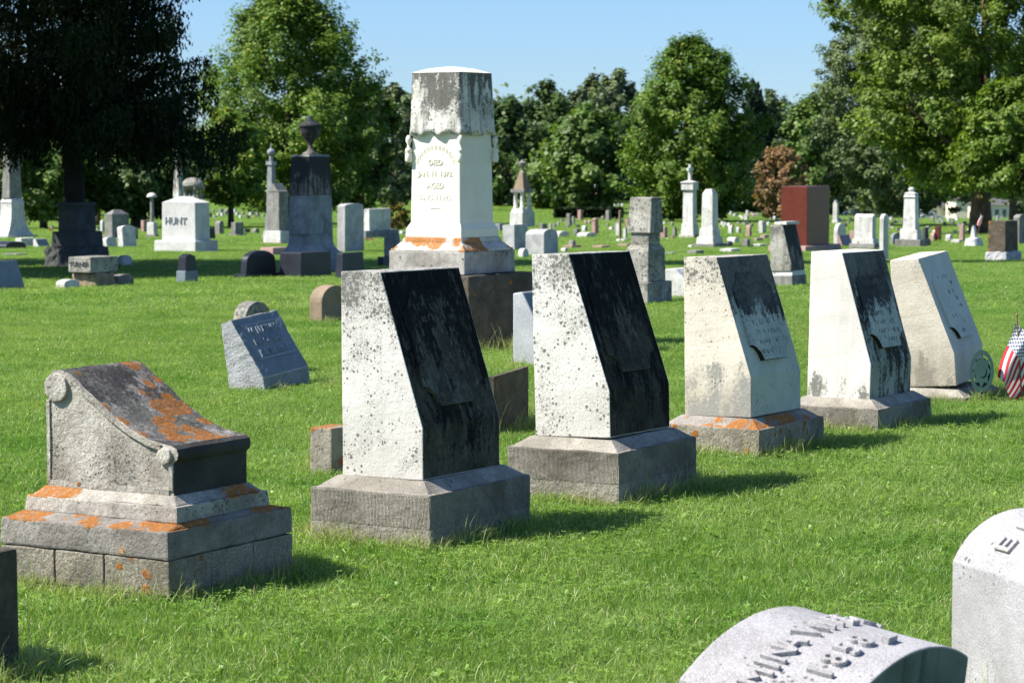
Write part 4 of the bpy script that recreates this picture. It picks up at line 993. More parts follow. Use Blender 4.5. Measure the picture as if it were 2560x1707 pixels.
    if nm in ('column_gravestone', 'pedestal_gravestone', 'obelisk'):
        mon(nm, lb, cat, xc, rb, [('base', rb, rb - (rb - rt) * .16, l * 1.35, w_ * 1.35, l * 1.3, w_ * 1.3, mt, 'flat'),
                                  ('shaft', rb - (rb - rt) * .16 + .3, rt, l, w_, l * tl, w_ * tl, mt, top, kw.get(top, .2))])
    else:
        mon(nm, lb, cat, xc, rb, [('die', rb, rt, l, w_, l * tl, w_ * tl, mt, top, kw.get(top, .3))])
mon('flat_marker', 'flat pink marker carrying a small dark urn stone', 'grave marker', 1430, 622, [('slab', 622, 612, 22, 24, 22, 24, ('pink', 'bluegrey'), 'flat'), ('urn_stone', 612.3, 600, 10, 10, 8, 8, 'grey', 'arch', .4)])
mon('cross_column', 'tall white column topped by a small cross, left of the twin pair', 'monument', 1734, 597,
    [('base', 597, 586, 36, 20, 36, 20, 'mon_lichen', 'flat'), ('lower_block', 586.3, 560, 30, 16, 28, 15, 'white', 'flat'), ('shaft', 560.3, 474, 25, 12, 23, 11, 'white', 'flat'), ('capital', 474.3, 450, 28, 16, 28, 16, 'white', 'cap', .3), ('cross', 450, 410, 6, 5, 5, 4, 'white', 'cross')])
mon('white_column', 'tall white column with clipped pointed top, right of the twin pair', 'monument', 1784, 620,
    [('base', 620, 609, 52, 40, 52, 40, 'grey', 'flat'), ('step', 609.3, 592, 42, 30, 38, 27, 'white', 'flat'), ('lower_block', 592.3, 570, 33, 22, 31, 20, 'white', 'flat'), ('shaft', 570.3, 484, 27, 17, 25, 15, ('white', 'bluegrey'), 'flat'), ('top', 484.3, 472, 25, 15, 14, 9, 'white', 'flat')])
mon('red_monument', 'tall plain red granite monument with polished dark side', 'monument', 2013, 632,
    [('base', 632, 613, 90, 118, 88, 112, 'pink', 'flat'), ('die', 613.3, 464, 62, 71, 62, 71, ('red', 'redpol'), 'flat')])
mon('broad_white_monument', 'broad white monument with peaked top right of the red one', 'monument', 2186, 625,
    [('base', 625, 608, 60, 24, 58, 22, 'grey', 'flat'), ('step', 608.3, 596, 50, 18, 48, 17, 'white', 'flat'), ('die', 596.3, 534, 42, 13, 42, 12, ('white', 'dark'), 'gable', .12)])
mon('tablet_gravestone', 'tall dark pointed arch tablet with white edge beside the broad white monument', 'gravestone', 2208, 652, [('die', 652, 534, 9, 18, 8, 17, ('white', 'granite_slate'), 'arch', .12)])
mon('white_monument', 'tall white column with round finial on a tan block', 'monument', 2300, 619,
    [('base', 619, 598, 58, 24, 58, 23, 'grey', 'flat'), ('lower_block', 598.3, 574, 40, 18, 39, 17, 'white', 'flat'), ('shaft', 574.3, 492, 29, 14, 25, 12, 'white', 'flat'), ('capital', 492.3, 478, 28, 15, 22, 12, 'white', 'cap', .5), ('finial', 479, 467, 14, 8, 6, 4, 'white', 'ball')])
mon('rock_monument', 'dark rock sided monument on a boulder base at the right edge', 'monument', 2518, 655,
    [('boulder_base', 655, 628, 56, 60, 50, 56, 'granite_rock', 'rock'), ('die', 629, 551, 40, 48, 38, 46, ('rockbase', 'blackgran'), 'flat')])
mon('block_gravestone', 'grey stone top behind the dark rock sided monument', 'gravestone', 2548, 612, [('die', 612, 535, 14, 30, 14, 30, ('grey', 'bluegrey'), 'arch', .1)])
mon('broken_statue', 'tilted white broken figure on a blue grey heap near the tree trunk', 'statue', 2440, 618,
    [('heap', 618, 594, 32, 34, 22, 26, ('white', 'bluegrey'), 'rock'), ('figure', 598, 562, 12, 8, 7, 6, 'white', 'gablex', .3)])

# --- far rows of tiny stones on the rising lawn
rnd = random.Random(21)
ORD = ('first second third fourth fifth sixth seventh eighth ninth tenth eleventh twelfth thirteenth fourteenth fifteenth sixteenth seventeenth eighteenth nineteenth twentieth '
       'twenty-first twenty-second twenty-third twenty-fourth twenty-fifth twenty-sixth twenty-seventh twenty-eighth twenty-ninth thirtieth '
       'thirty-first thirty-second thirty-third thirty-fourth thirty-fifth thirty-sixth').split()
CN = dict(pink='pinkish', white='white', grey='grey', bluegrey='bluish', dark='dark')
def far_rows(x0, x1, r0, r1, n, group, label, mats, skip=None, h=(7, 14)):
    mats = mats + ['grey', 'bluegrey', 'dark']
    for i in range(n):
        px = x0 + (x1 - x0) * (i + rnd.uniform(.15, .85)) / n
        rb = rnd.uniform(r0, r1)
        hh = rnd.uniform(*h); l = rnd.uniform(4, 7); w_ = rnd.uniform(3, 6)
        mt = rnd.choice(mats)
        mon('far_gravestone', '%s %s among the %s' % (ORD[i], CN[mt] + ' one', group), 'gravestone', px, rb, [('die', rb, rb - hh, l, w_, l * .95, w_ * .95, mt, rnd.choice(['arch', 'flat', 'flat']), .3)], group=group)
far_rows(512, 660, 532, 550, 24, 'far stones on the slope under the bright maple', 'tiny pinkish stone in the far rows under the bright maple', ['pink', 'white', 'grey'])
far_rows(1385, 1560, 516, 521, 20, 'far stones behind the dark hedge', 'tiny stone in the far row above the dark hedge', ['pink', 'white', 'grey', 'bluegrey'])
far_rows(1385, 1560, 546, 578, 18, 'far stones before the dark hedge', 'tiny stone on the lawn before the dark hedge', ['pink', 'grey', 'white'])
far_rows(1800, 1950, 538, 576, 36, 'far stones left of the red monument', 'tiny stone on the far slope left of the red monument', ['pink', 'white', 'grey', 'white'])
far_rows(2095, 2150, 546, 572, 8, 'far stones right of the red monument', 'tiny stone on the far lawn right of the red monument', ['white', 'grey'])
far_rows(2222, 2300, 548, 582, 22, 'far stones left of the white finial column', 'tiny stone far behind, left of the white finial column', ['white', 'pink', 'white'])
far_rows(2320, 2500, 549, 592, 36, 'far stones before the cream house', 'tiny stone on the far lawn before the cream house', ['pink', 'white', 'grey', 'bluegrey', 'white'])
far_rows(1575, 1705, 544, 578, 14, 'far stones left of the cross column', 'tiny stone far behind, left of the cross column', ['white', 'pink', 'grey'])
far_rows(90, 250, 560, 582, 7, 'far stones at the spruce', 'tiny stone far behind the dark stepped monument', ['white', 'grey', 'pink'])

# ------------------------------------------------------------------ flowers, small flag, bronze marker
def flowers(label, px, row, wpx, hpx, mats, cat='flowers'):
    p = spot(px, row); k = p.y / F
    root = empty('flower_bunch', trs(p.x, p.y, p.z, 0), label, cat)
    rn = random.Random(int(px))
    mb = MB()
    for i in range(5):
        mb.tube([(0, 0, 0), (rn.uniform(-1, 1) * wpx * k * .4, rn.uniform(-.1, .1), hpx * k * .8)], [.006, .004], 5)
    mb.build('stems', 'clover', root)
    for mt in mats:
        mb = MB()
        for i in range(9):
            x, y, z = rn.uniform(-.5, .5) * wpx * k, rn.uniform(-.2, .2) * wpx * k, hpx * k * rn.uniform(.35, .95)
            for j in range(6):
                a = j * math.pi / 3; r = wpx * k * .10
                mb.poly([(x, y, z), (x + r * math.cos(a), y - r * .3, z + r * math.sin(a)), (x + r * math.cos(a + 1), y - r * .35, z + r * math.sin(a + 1))], [(0, 1, 2)])
        mb.build('blossoms', mt, root)
flowers('red and white flower arrangement by the flared obelisk', 62, 574, 26, 34, ['petal_red', 'petal_white'])
flowers('yellow and pink flowers before the grey green tablet', 922, 606, 24, 14, ['petal_yellow', 'petal_pink'])
flowers('pink flowers before the tall dark tablet', 876, 628, 20, 24, ['petal_pink'])
flowers('little red flowers at the far stones beside the spruce monument', 128, 580, 14, 10, ['petal_red', 'petal_yellow'])

def flag_mat():
    m, nt, b = new_mat('stars and stripes cloth')
    N = NT(nt); uv = N.n("ShaderNodeUVMap"); uv.uv_map = 'uv'
    sp = N.n("ShaderNodeSeparateXYZ"); N.l(uv.outputs[0], sp.inputs[0]); u, v = sp.outputs[0], sp.outputs[1]
    st = N.math('LESS_THAN', N.math('MODULO', N.math('MULTIPLY', v, 13.0), 2.0), 1.0)
    col = N.mix(st, (.80, .78, .76), (.55, .012, .03))
    can = N.math('MULTIPLY', N.math('LESS_THAN', u, .42), N.math('LESS_THAN', v, .5385))
    def dots(ou, ov):
        a = N.math('SUBTRACT', N.math('FRACT', N.math('ADD', N.math('MULTIPLY', u, 6 / .42), ou)), .5)
        c = N.math('SUBTRACT', N.math('FRACT', N.math('ADD', N.math('MULTIPLY', v, 5 / .5385), ov)), .5)
        return N.math('LESS_THAN', N.math('SQRT', N.math('ADD', N.math('MULTIPLY', a, a), N.math('MULTIPLY', c, c))), .30)
    s = N.math('MAXIMUM', dots(0, 0), dots(.5, .5))
    cc = N.mix(s, (.02, .04, .16), (.85, .85, .85))
    col = N.mix(can, col, cc)
    N.l(col, b.inputs['Base Color']); b.inputs['Roughness'].default_value = .7
    tr = N.n("ShaderNodeBsdfTranslucent"); N.l(col, tr.inputs[0])
    mx = N.n("ShaderNodeMixShader"); mx.inputs[0].default_value = .3
    N.l(b.outputs[0], mx.inputs[1]); N.l(tr.outputs[0], mx.inputs[2]); N.l(mx.outputs[0], nt.nodes["Material Output"].inputs[0])
    return m
M['flag'] = flag_mat()
def small_flag(label, D, top, gp, C, group=None, n=26):
    """C: photo pixels of the cloth corners (hoist top, fly top, hoist foot, fly foot) at distance D"""
    k = D / F
    P = lambda p, dy=0: Vector(((p[0] - 1280) * k, D + dy, ZC - (p[1] - 379) * k))
    a = P(top); g = P(gp)
    root = empty('small_flag', Matrix.Translation(g), label, 'flag', group)
    mb = MB(); mb.tube([(0, 0, -.05), tuple(a - g)], [.005, .005], 7); mb.build('stick', 'wood', root)
    mb = MB(); t = a - g; mb.lathe([(.004, t.z), (.009, t.z + .012), (.002, t.z + .03)], t.x, t.y, 8); mb.build('stick_tip', 'wood', root)
    c = [P(q) - g for q in C]
    vs = []; uvs = []
    for j in range(n + 1):
        for i in range(n + 1):
            u, v = i / n, j / n
            p = c[0] * (1 - u) * (1 - v) + c[1] * u * (1 - v) + c[2] * (1 - u) * v + c[3] * u * v
            w_ = math.sin(v * 5.2 + u * 1.2 - .6)
            p = p + Vector((0, -.055 * w_ * (.25 + u), 0)) + Vector((.006 * math.sin(u * 7 + v * 3), .012 * math.sin(v * 13 + u * 2), .006 * math.sin(v * 6) * u))
            vs.append(tuple(p)); uvs.append((u, v))
    fs = [(j * (n + 1) + i, j * (n + 1) + i + 1, (j + 1) * (n + 1) + i + 1, (j + 1) * (n + 1) + i) for j in range(n) for i in range(n)]
    me = bpy.data.meshes.new('cloth'); me.from_pydata(vs, [], fs); me.materials.append(M['flag'])
    ul = me.uv_layers.new(name='uv')
    for l in me.loops: ul.data[l.index].uv = uvs[l.vertex_index]
    for p in me.polygons: p.use_smooth = True
    o = bpy.data.objects.new('cloth', me); COL.objects.link(o); o.parent = root
small_flag('small stars and stripes flag on a stick beside the leaning cream stone', 15.75, (2545, 792), (2562, 1000), [(2543, 806), (2494, 940), (2618, 885), (2548, 1012)])
small_flag('tiny stars and stripes flag far off near the tree trunk', depth(612), (2450, 533), (2444, 590), [(2450, 537), (2440, 562), (2458, 540), (2450, 566)], n=8)
def bronze_marker():
    D = 15.65; k = D / F
    cx, cz = (2458 - 1280) * k, ZC - (928 - 379) * k
    root = empty('bronze_grave_marker', trs(cx, D, -.06, -.25, -.15, .0), 'oval green bronze veteran marker leaning on the cream slant stone', 'grave marker')
    cz += .06
    a0, b0 = .074, .132
    n = 40
    def ring(a, b, y0, y1, ai, bi, name, mt):
        mb = MB(); vs = []
        for aa, bb, y in ((a, b, y0), (a, b, y1), (ai, bi, y1), (ai, bi, y0)):
            vs += [(aa * math.cos(2 * math.pi * i / n), y, cz + bb * math.sin(2 * math.pi * i / n)) for i in range(n)]
        fs = [(q * n + i, q * n + (i + 1) % n, ((q + 1) % 4) * n + (i + 1) % n, ((q + 1) % 4) * n + i) for q in range(4) for i in range(n)]
        mb.poly(vs, fs); return mb.build(name, mt, root, smooth=False)
    ring(a0, b0, -.010, .008, a0 * .74, b0 * .78, 'rim', 'bronze')
    mb = MB(); pts = []
    for i in range(16):
        a = math.pi / 2 + i * math.pi / 8; r = (1.0 if i % 2 == 0 else .72)
        pts.append((r * a0 * .76 * math.cos(a), cz + r * b0 * .8 * math.sin(a)))
    mb.prism(pts, -.006, .004, 'y'); mb.build('star', 'bronze', root)
    mb = MB(); mb.prism([(a0 * .76 * math.cos(2 * math.pi * i / 28) * (1 if abs(i - 14) > 3 else .8), cz - .012 + b0 * .74 * math.sin(2 * math.pi * i / 28)) for i in range(28)], .004, .007, 'y'); mb.build('back_plate', 'bronze_plate', root)
    mb = MB(); mb.lathe([(.024, -.004), (.026, .004)], 0, 0, 16)
    mb.v = [(x, -.007 - z, cz + y * 1.4) for x, y, z in mb.v]; mb.build('boss', 'bronze', root)
    mb = MB(); mb.tube([(0, 0, -.05), (0, 0, cz - b0 + .01)], [.006, .006], 7); mb.build('rod', 'bronze_dark', root)
bronze_marker()
# wooden post
p = spot(1550, 602); mb = MB(); mb.frus(-.1, 76 * p.y / F, .06, .06, .055, .055); mb.frus(76 * p.y / F, 77.5 * p.y / F, .055, .055, .02, .02)
tag(mb.build('wooden_post', 'petal_yellow' if False else 'brown', None, bevel=.004, mw=trs(p.x, p.y, p.z, .3)), 'thin tan wooden post before the hedge', 'post')

# ------------------------------------------------------------------ hedge, houses, cars
def hedge():
    a = spot(1388, 549); b2 = spot(1556, 549)
    D = a.y; k = D / F; n = 9000
    x = RNG.uniform(a.x, b2.x, n); y = RNG.uniform(D, D + 1.2, n); z = RNG.uniform(0, 29 * k, n) + a.z
    return x, y, z
def leaf_mesh(name, P, N_, size, mats, parent=None, aspect=1.5, bc=None, up=None):
    """P: (n,3) centres; each a rhombus of given size facing about N_"""
    n = len(P)
    N_ = N_ + RNG.normal(0, .55, (n, 3)); N_ /= np.linalg.norm(N_, axis=1)[:, None] + 1e-9
    t = RNG.normal(0, 1, (n, 3)) if up is None else up + RNG.normal(0, .18, (n, 3))
    a = np.cross(N_, t); a /= np.linalg.norm(a, axis=1)[:, None] + 1e-9
    b2 = np.cross(N_, a)
    s = size * RNG.uniform(.6, 1.35, (n, 1))
    V = np.stack([P - b2 * s * aspect / 2, P + a * s / 2, P + b2 * s * aspect / 2, P - a * s / 2], 1).reshape(-1, 3)
    me = bpy.data.meshes.new(name)
    me.vertices.add(n * 4); me.vertices.foreach_set('co', V.astype(np.float32).ravel())
    me.loops.add(n * 4); me.loops.foreach_set('vertex_index', np.arange(n * 4, dtype=np.int32))
    me.polygons.add(n); me.polygons.foreach_set('loop_start', np.arange(0, n * 4, 4, dtype=np.int32)); me.polygons.foreach_set('loop_total', np.full(n, 4, dtype=np.int32))
    me.update(calc_edges=True)
    at = me.attributes.new('bc', 'FLOAT', 'POINT')
    q = RNG.uniform(0, 1, n) if bc is None else bc
    at.data.foreach_set('value', np.repeat(q, 4).astype(np.float32))
    me.materials.append(M[mats])
    o = bpy.data.objects.new(name, me); COL.objects.link(o)
    if parent: o.parent = parent
    return o
x, y, z = hedge()
P = np.stack([x, y, z], 1)
hx = P[:, 0].mean(); hy = P[:, 1].mean(); hz = -drop(hy)
root = empty('hedge', trs(hx, hy, hz, 0), 'long low dark hedge behind the far stones', 'hedge')
leaf_mesh('foliage', P - np.array([hx, hy, hz]), np.tile([0, -.3, 1.0], (len(P), 1)), .14, 'needle', root)

def house(label, x0, x1, rb, rt, wall, D, depth_m=9, windows=0, gable=True, roof_px=16, door=False, name='house'):
    k = D / F
    X0, X1 = (x0 - 1280) * k, (x1 - 1280) * k; g = -drop(D, (X0 + X1) / 2)
    zb = ZC - (rb - 379) * k; zt = ZC - (rt - 379) * k
    root = empty(name, trs((X0 + X1) / 2, D, g, 0), label, 'building')
    wd = X1 - X0; H = zt - g
    mb = MB(); mb.frus(-.6, H, wd, depth_m, wd, depth_m, cy=depth_m / 2); mb.build('wall', wall, root)
    rr = roof_px * k
    mb = MB()
    if gable: mb.prism([(-wd / 2 - .3, H), (wd / 2 + .3, H), (0, H + rr)], -.3, depth_m + .3, 'y')
    else: mb.prism([(-.3, H), (depth_m + .3, H), (depth_m / 2, H + rr)], -wd / 2 - .3, wd / 2 + .3, 'x')
    mb.build('roof', 'shingle', root)
    for i in range(windows):
        xx = -wd / 2 + wd * (i + .6) / windows
        mb = MB(); mb.frus(H - 1.9, H - .6, .75, .05, .75, .05, cx=xx, cy=-.02); f = mb.build('window', 'white_wall', root)
        mb = MB(); mb.frus(H - 1.82, H - .68, .6, .03, .6, .03, cx=xx, cy=-.05); mb.build('pane', 'window', f)
    if door:
        mb = MB(); mb.frus(0, 2.2, 2.6, .05, 2.6, .05, cy=-.02); mb.build('garage_door', 'cream_wall', root)
house('white sided building seen under the right trees left of the cream gable end', 2312, 2388, 551, 515, 'white_wall', 395, windows=2, gable=False, roof_px=14, door=True)
house('bright cream gable end left of the sunlit tree trunk', 2388, 2418, 560, 500, 'cream_wall', 385, gable=True, roof_px=8)
house('long cream house with a row of windows right of the tree trunk', 2442, 2536, 558, 512, 'cream_wall', 388, windows=5, gable=False, roof_px=16)
def car(label, px, row, wpx, paint, D=None):
    D = D or depth(row); k = D / F
    X = (px - 1280) * k; L = wpx * k; g = -drop(D, X)
    zb = ZC - (row - 379) * k
    root = empty('parked_car', trs(X, D, g, 0), label, 'car')
    H = L * .34
    pr = [(-.5, .14), (-.5, .45), (-.36, .52), (-.22, .92), (.14, .98), (.30, .58), (.48, .50), (.5, .14)]
    mb = MB(); mb.prism([(a * L, b2 * H + .05) for a, b2 in pr][::-1], -.85, .85, 'y'); mb.build('body', paint, root, bevel=.05)
    for a in (-1, 1):
        mb = MB(); mb.prism([(-.19 * L, .60 * H), (.12 * L, .60 * H), (.08 * L, .88 * H), (-.15 * L, .86 * H)], .86 * a, .87 * a, 'y'); mb.build('side_window', 'window', root)
        for b2 in (-.31, .32):
            mb = MB(); mb.lathe([(.32, -.1), (.32, .1)], 0, 0, 18); mb.v = [(x + b2 * L, z + a * .8, y + .32) for x, y, z in mb.v]; w_ = mb.build('wheel', 'tyre', root)
            mb = MB(); mb.lathe([(.18, -.01), (.18, .01)], 0, 0, 14); mb.v = [(x + b2 * L, z + a * .91, y + .32) for x, y, z in mb.v]; mb.build('rim', 'car_silver', w_)
car('silver parked car before the white sided building', 2324, 552, 62, 'car_silver', 372)
car('dark parked car glimpsed right of the red monument', 2128, 548, 70, 'car_dark', 372)

# ------------------------------------------------------------------ trees
def unit(v): return v / (np.linalg.norm(v, axis=-1)[..., None] + 1e-9)
def broadleaf(label, px, rb, hpx, wpx, leaf, bark='bark', D=None, base=.12, nclu=150, per=110, lsize=.16, clen=.9, shape=1.0, name='leafy_tree', trunk_r=None, group=None, seed=1,
              gaps=.0, top_sharp=.7, squash=.8, up_bias=.5, xshift=0.0, limbs=9):
    """crown = many leaf clumps set on limbs through a lobed ovoid; hpx, wpx measured in the photo"""
    rg = np.random.default_rng(seed)
    D = D or depth(rb); k = D / F
    X = (px - 1280) * k; g = -drop(D, X)
    H = (rb - hpx) * k if hpx > rb else 0
    H = (row_of(D) if X < 12 else 379 + F * (ZC + drop(D, X)) / D) - hpx      # height in px above the ground there
    H *= k; R = wpx * k / 2
    root = empty(name, trs(X, D, g, 0), label, 'tree', group)
    r0 = trunk_r or max(.12, H * .022)
    zb = H * base
    mb = MB()
    pts = [(0, 0, -.2), (0, 0, zb * .6), (.1 * r0, 0, zb), (.3 * r0, .2 * r0, H * .5), (0, 0, H * .85)]
    mb.tube(pts, [r0 * 1.35, r0, r0 * .9, r0 * .5, r0 * .1], 9)
    tips = []
    for i in range(limbs):
        a = 2 * math.pi * (i * .382) + rg.uniform(-.3, .3); t = rg.uniform(.05, .55)
        z0 = zb + (H - zb) * t * .6; l = R * rg.uniform(.55, .85)
        e = (math.cos(a) * l, math.sin(a) * l, min(H * .9, z0 + (H - zb) * rg.uniform(.12, .32)))
        mb.tube([(0, 0, z0), (e[0] * .45, e[1] * .45, z0 + (e[2] - z0) * .35), e], [r0 * .42, r0 * .28, r0 * .06], 6)
    mb.build('trunk', bark, root, smooth=True)
    # clump centres
    C = []; Nn = []
    lob = rg.uniform(0, 6.28, 6)
    for i in range(nclu):
        t = rg.uniform(0, 1) ** .9
        a = rg.uniform(0, 2 * math.pi)
        prof = (math.sin(math.pi * min(1, (t * .93 + .07)) ** shape) ** top_sharp)
        lobes = 1 + .16 * math.sin(3 * a + lob[0] + t * 5) + .12 * math.sin(5 * a + lob[1] - t * 9) + .10 * math.sin(t * 17 + lob[2] + a)
        rr = R * prof * lobes * (rg.uniform(.25, 1) ** .45)
        z = zb + (H - zb) * t
        if gaps and math.sin(t * 13 + 2.5 * math.sin(a * 2 + lob[3])) > 1 - gaps * 2: continue
        c = np.array([math.cos(a) * rr + xshift * R * t, math.sin(a) * rr, z])
        d = np.array([math.cos(a) * (rr / R + .15), math.sin(a) * (rr / R + .15), up_bias + .5 * (t - .4)])
        C.append(c); Nn.append(d / np.linalg.norm(d))
    C = np.array(C); Nn = np.array(Nn); m_ = len(C)
    L = clen * R * .28 * rg.uniform(.6, 1.4, m_)
    u = rg.uniform(-.7, 1, (m_, per))
    P = C[:, None, :] + Nn[:, None, :] * (u * L[:, None])[..., None] + rg.normal(0, 1, (m_, per, 3)) * (L[:, None] * .34 * (1.15 - .55 * np.clip(u, 0, 1)))[..., None] * np.array([1, 1, squash])
    P = P.reshape(-1, 3); P[:, 2] = np.maximum(P[:, 2], zb * .75)
    nn = np.repeat(Nn, per, 0) * .6 + np.array([0, 0, .5]) + unit(P - np.repeat(C, per, 0)) * .6
    bc = np.clip(np.repeat(rg.uniform(.15, .85, m_), per) + rg.normal(0, .18, m_ * per), 0, 1)
    leaf_mesh('crown', P, nn, lsize, leaf, root, bc=bc)
    return root
def spruce(label, X, D, H, R, zb, mat='needle', bark='bark_dark', seed=3, nb=150, dens=1.0, hang=1.0, name='spruce_tree', r0=None, size=.10, strands=26, far_upper=True):
    rg = np.random.default_rng(seed)
    g = -drop(D, X)
    root = empty(name, trs(X, D, g, 0), label, 'tree')
    r0 = r0 or .2
    mb = MB(); mb.tube([(0, 0, -.2), (0, 0, .3), (0, 0, zb), (0, 0, H * .6), (0, 0, H)], [r0 * 1.5, r0 * 1.05, r0 * .95, r0 * .45, .02], 12)
    P = []; Nn = []; U = []; SZ = []
    for i in range(nb):
        t = (i / nb) ** 1.25
        z = zb + (H - zb) * t
        a = i * 2.39996 + rg.uniform(-.3, .3)
        l = R * (1 - t) ** .75 * rg.uniform(.62, 1.18) + .15
        d = np.array([math.cos(a), math.sin(a)])
        sag = -.10 * l - .10
        pts = []
        for q in range(7):
            s_ = q / 6
            pts.append((d[0] * l * s_, d[1] * l * s_, z + sag * math.sin(s_ * math.pi * .62) * 1.5 + .22 * l * max(0, s_ - .62)))
        if i < nb * .6: mb.tube([pts[0], pts[2], pts[4], pts[6]], [.045, .032, .02, .006], 5)
        near = z < 7
        ns = int(strands * (1 if near else .5) * dens * (.4 + l / R))
        for j in range(ns):
            s_ = rg.uniform(.12, 1.0) ** .8
            q = s_ * 6; i0 = min(5, int(q)); fr = q - i0
            p = np.array(pts[i0]) * (1 - fr) + np.array(pts[i0 + 1]) * fr
            side = rg.normal(0, .13 + .18 * (1 - s_)) * l * .5
            p = p + np.array([-d[1] * side, d[0] * side, 0])
            hl = rg.uniform(.15, .62) * hang * (1 if near else .7)
            m_ = int(max(3, hl / .04)) if near else 3
            for e in range(m_):
                f = e / m_
                P.append(p + np.array([rg.normal(0, .022), rg.normal(0, .022), .06 - hl * f])); SZ.append(size if near else max(size, .17))
                Nn.append([rg.normal(), rg.normal(), .2]); U.append([0, 0, 1])
    mb.build('trunk', bark, root, smooth=True)
    P = np.array(P); Nn = unit(np.array(Nn))
    leaf_mesh('crown', P, Nn, np.array(SZ)[:, None], mat, root, aspect=2.0, up=np.array(U, float))
    return root

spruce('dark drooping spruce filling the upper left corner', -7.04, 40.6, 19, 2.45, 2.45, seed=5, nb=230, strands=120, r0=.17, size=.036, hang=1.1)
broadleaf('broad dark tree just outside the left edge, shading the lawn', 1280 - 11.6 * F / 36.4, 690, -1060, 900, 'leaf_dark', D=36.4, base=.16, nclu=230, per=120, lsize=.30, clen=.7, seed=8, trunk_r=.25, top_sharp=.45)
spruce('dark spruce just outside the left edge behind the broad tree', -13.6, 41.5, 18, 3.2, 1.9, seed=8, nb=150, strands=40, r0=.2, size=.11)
broadleaf('big bright green maple left of the tall draped monument', 722, 560, -40, 420, 'leaf_maple', D=96, base=.08, nclu=520, per=190, lsize=.095, clen=.62, shape=.80, seed=2, top_sharp=.75, up_bias=.8, limbs=14)
broadleaf('lower bright maple limb tree at the thin trunk under the big maple', 578, 575, 290, 170, 'leaf_maple', D=88, base=.22, nclu=90, per=130, lsize=.12, seed=12, trunk_r=.1)
broadleaf('green tree at the right shoulder of the big bright maple', 905, 556, 205, 170, 'leaf_mid', D=112, base=.1, nclu=110, per=130, lsize=.15, seed=22, up_bias=.8)
broadleaf('shaded maple behind the spruce trunk, left side', 110, 575, 305, 260, 'leaf_mid', D=84, base=.13, nclu=140, per=140, lsize=.12, seed=3, trunk_r=.13)
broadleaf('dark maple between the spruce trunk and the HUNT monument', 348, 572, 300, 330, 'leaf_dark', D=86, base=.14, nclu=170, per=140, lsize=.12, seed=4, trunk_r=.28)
broadleaf('thin trunked tree left of the hip topped monument', 245, 566, 330, 140, 'leaf_dark', D=92, base=.3, nclu=50, per=120, lsize=.12, seed=5, bark='bark_tan', trunk_r=.11)
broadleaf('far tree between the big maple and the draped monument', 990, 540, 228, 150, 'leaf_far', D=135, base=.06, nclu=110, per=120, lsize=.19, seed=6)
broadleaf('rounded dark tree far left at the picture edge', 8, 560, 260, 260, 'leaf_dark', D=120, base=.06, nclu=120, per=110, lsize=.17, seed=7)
FT = 'far trees along the back of the cemetery'
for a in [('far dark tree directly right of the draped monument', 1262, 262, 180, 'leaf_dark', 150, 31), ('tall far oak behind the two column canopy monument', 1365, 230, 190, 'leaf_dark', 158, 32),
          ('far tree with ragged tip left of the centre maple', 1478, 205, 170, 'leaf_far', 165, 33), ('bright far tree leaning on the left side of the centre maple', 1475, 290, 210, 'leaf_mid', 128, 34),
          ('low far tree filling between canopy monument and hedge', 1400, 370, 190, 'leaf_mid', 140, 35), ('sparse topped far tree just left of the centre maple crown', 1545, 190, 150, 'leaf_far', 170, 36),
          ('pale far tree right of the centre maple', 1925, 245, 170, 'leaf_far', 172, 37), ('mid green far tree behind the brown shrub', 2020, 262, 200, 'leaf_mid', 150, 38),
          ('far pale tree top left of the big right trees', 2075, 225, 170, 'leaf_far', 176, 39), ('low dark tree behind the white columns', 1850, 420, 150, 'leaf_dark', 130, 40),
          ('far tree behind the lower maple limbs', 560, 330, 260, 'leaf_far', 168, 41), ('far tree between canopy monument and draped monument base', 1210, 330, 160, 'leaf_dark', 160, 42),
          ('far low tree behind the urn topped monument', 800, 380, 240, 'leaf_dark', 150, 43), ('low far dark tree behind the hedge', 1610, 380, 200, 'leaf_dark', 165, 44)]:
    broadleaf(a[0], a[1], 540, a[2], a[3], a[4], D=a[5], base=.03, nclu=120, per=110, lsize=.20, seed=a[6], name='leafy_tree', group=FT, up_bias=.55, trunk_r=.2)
broadleaf('round crowned green maple in the centre of the far lawn', 1726, 552, 118, 330, 'leaf_maple', D=104, base=.04, nclu=480, per=170, lsize=.10, clen=.62, seed=9, shape=.8, top_sharp=.62, up_bias=.8, limbs=14)
for i_, (px_, top_, w_) in enumerate([(2300, 455, 260), (2450, 470, 230), (2590, 430, 300), (2130, 450, 260)]):
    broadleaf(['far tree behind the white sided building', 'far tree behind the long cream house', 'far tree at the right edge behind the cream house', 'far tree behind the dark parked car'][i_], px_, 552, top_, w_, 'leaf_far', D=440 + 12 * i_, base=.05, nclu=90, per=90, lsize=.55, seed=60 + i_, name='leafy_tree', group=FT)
spruce('far bluish spruce right of the centre maple', (1882 - 1280) / F * 150, 150, 7.8, 2.3, .6, mat='needle_far', seed=10, nb=110, strands=14, size=.22, hang=.8)
broadleaf('brown turning round shrub behind the red monument', 1948, 552, 372, 130, 'leaf_brown', D=112, base=.03, nclu=150, per=150, lsize=.07, clen=.6, seed=13, name='shrub', trunk_r=.08, top_sharp=.5)
broadleaf('golden shrub just left of the draped monument', 990, 582, 512, 60, 'leaf_gold', D=82, base=.03, nclu=40, per=90, lsize=.06, seed=14, name='shrub', trunk_r=.04, top_sharp=.5)
broadleaf('grey green juniper mass left in the big right trees', 2270, 575, -60, 400, 'leaf_juniper', D=92, base=.06, nclu=900, per=190, lsize=.075, clen=.42, seed=15, name='juniper_tree', shape=.9, top_sharp=.45, up_bias=.4)
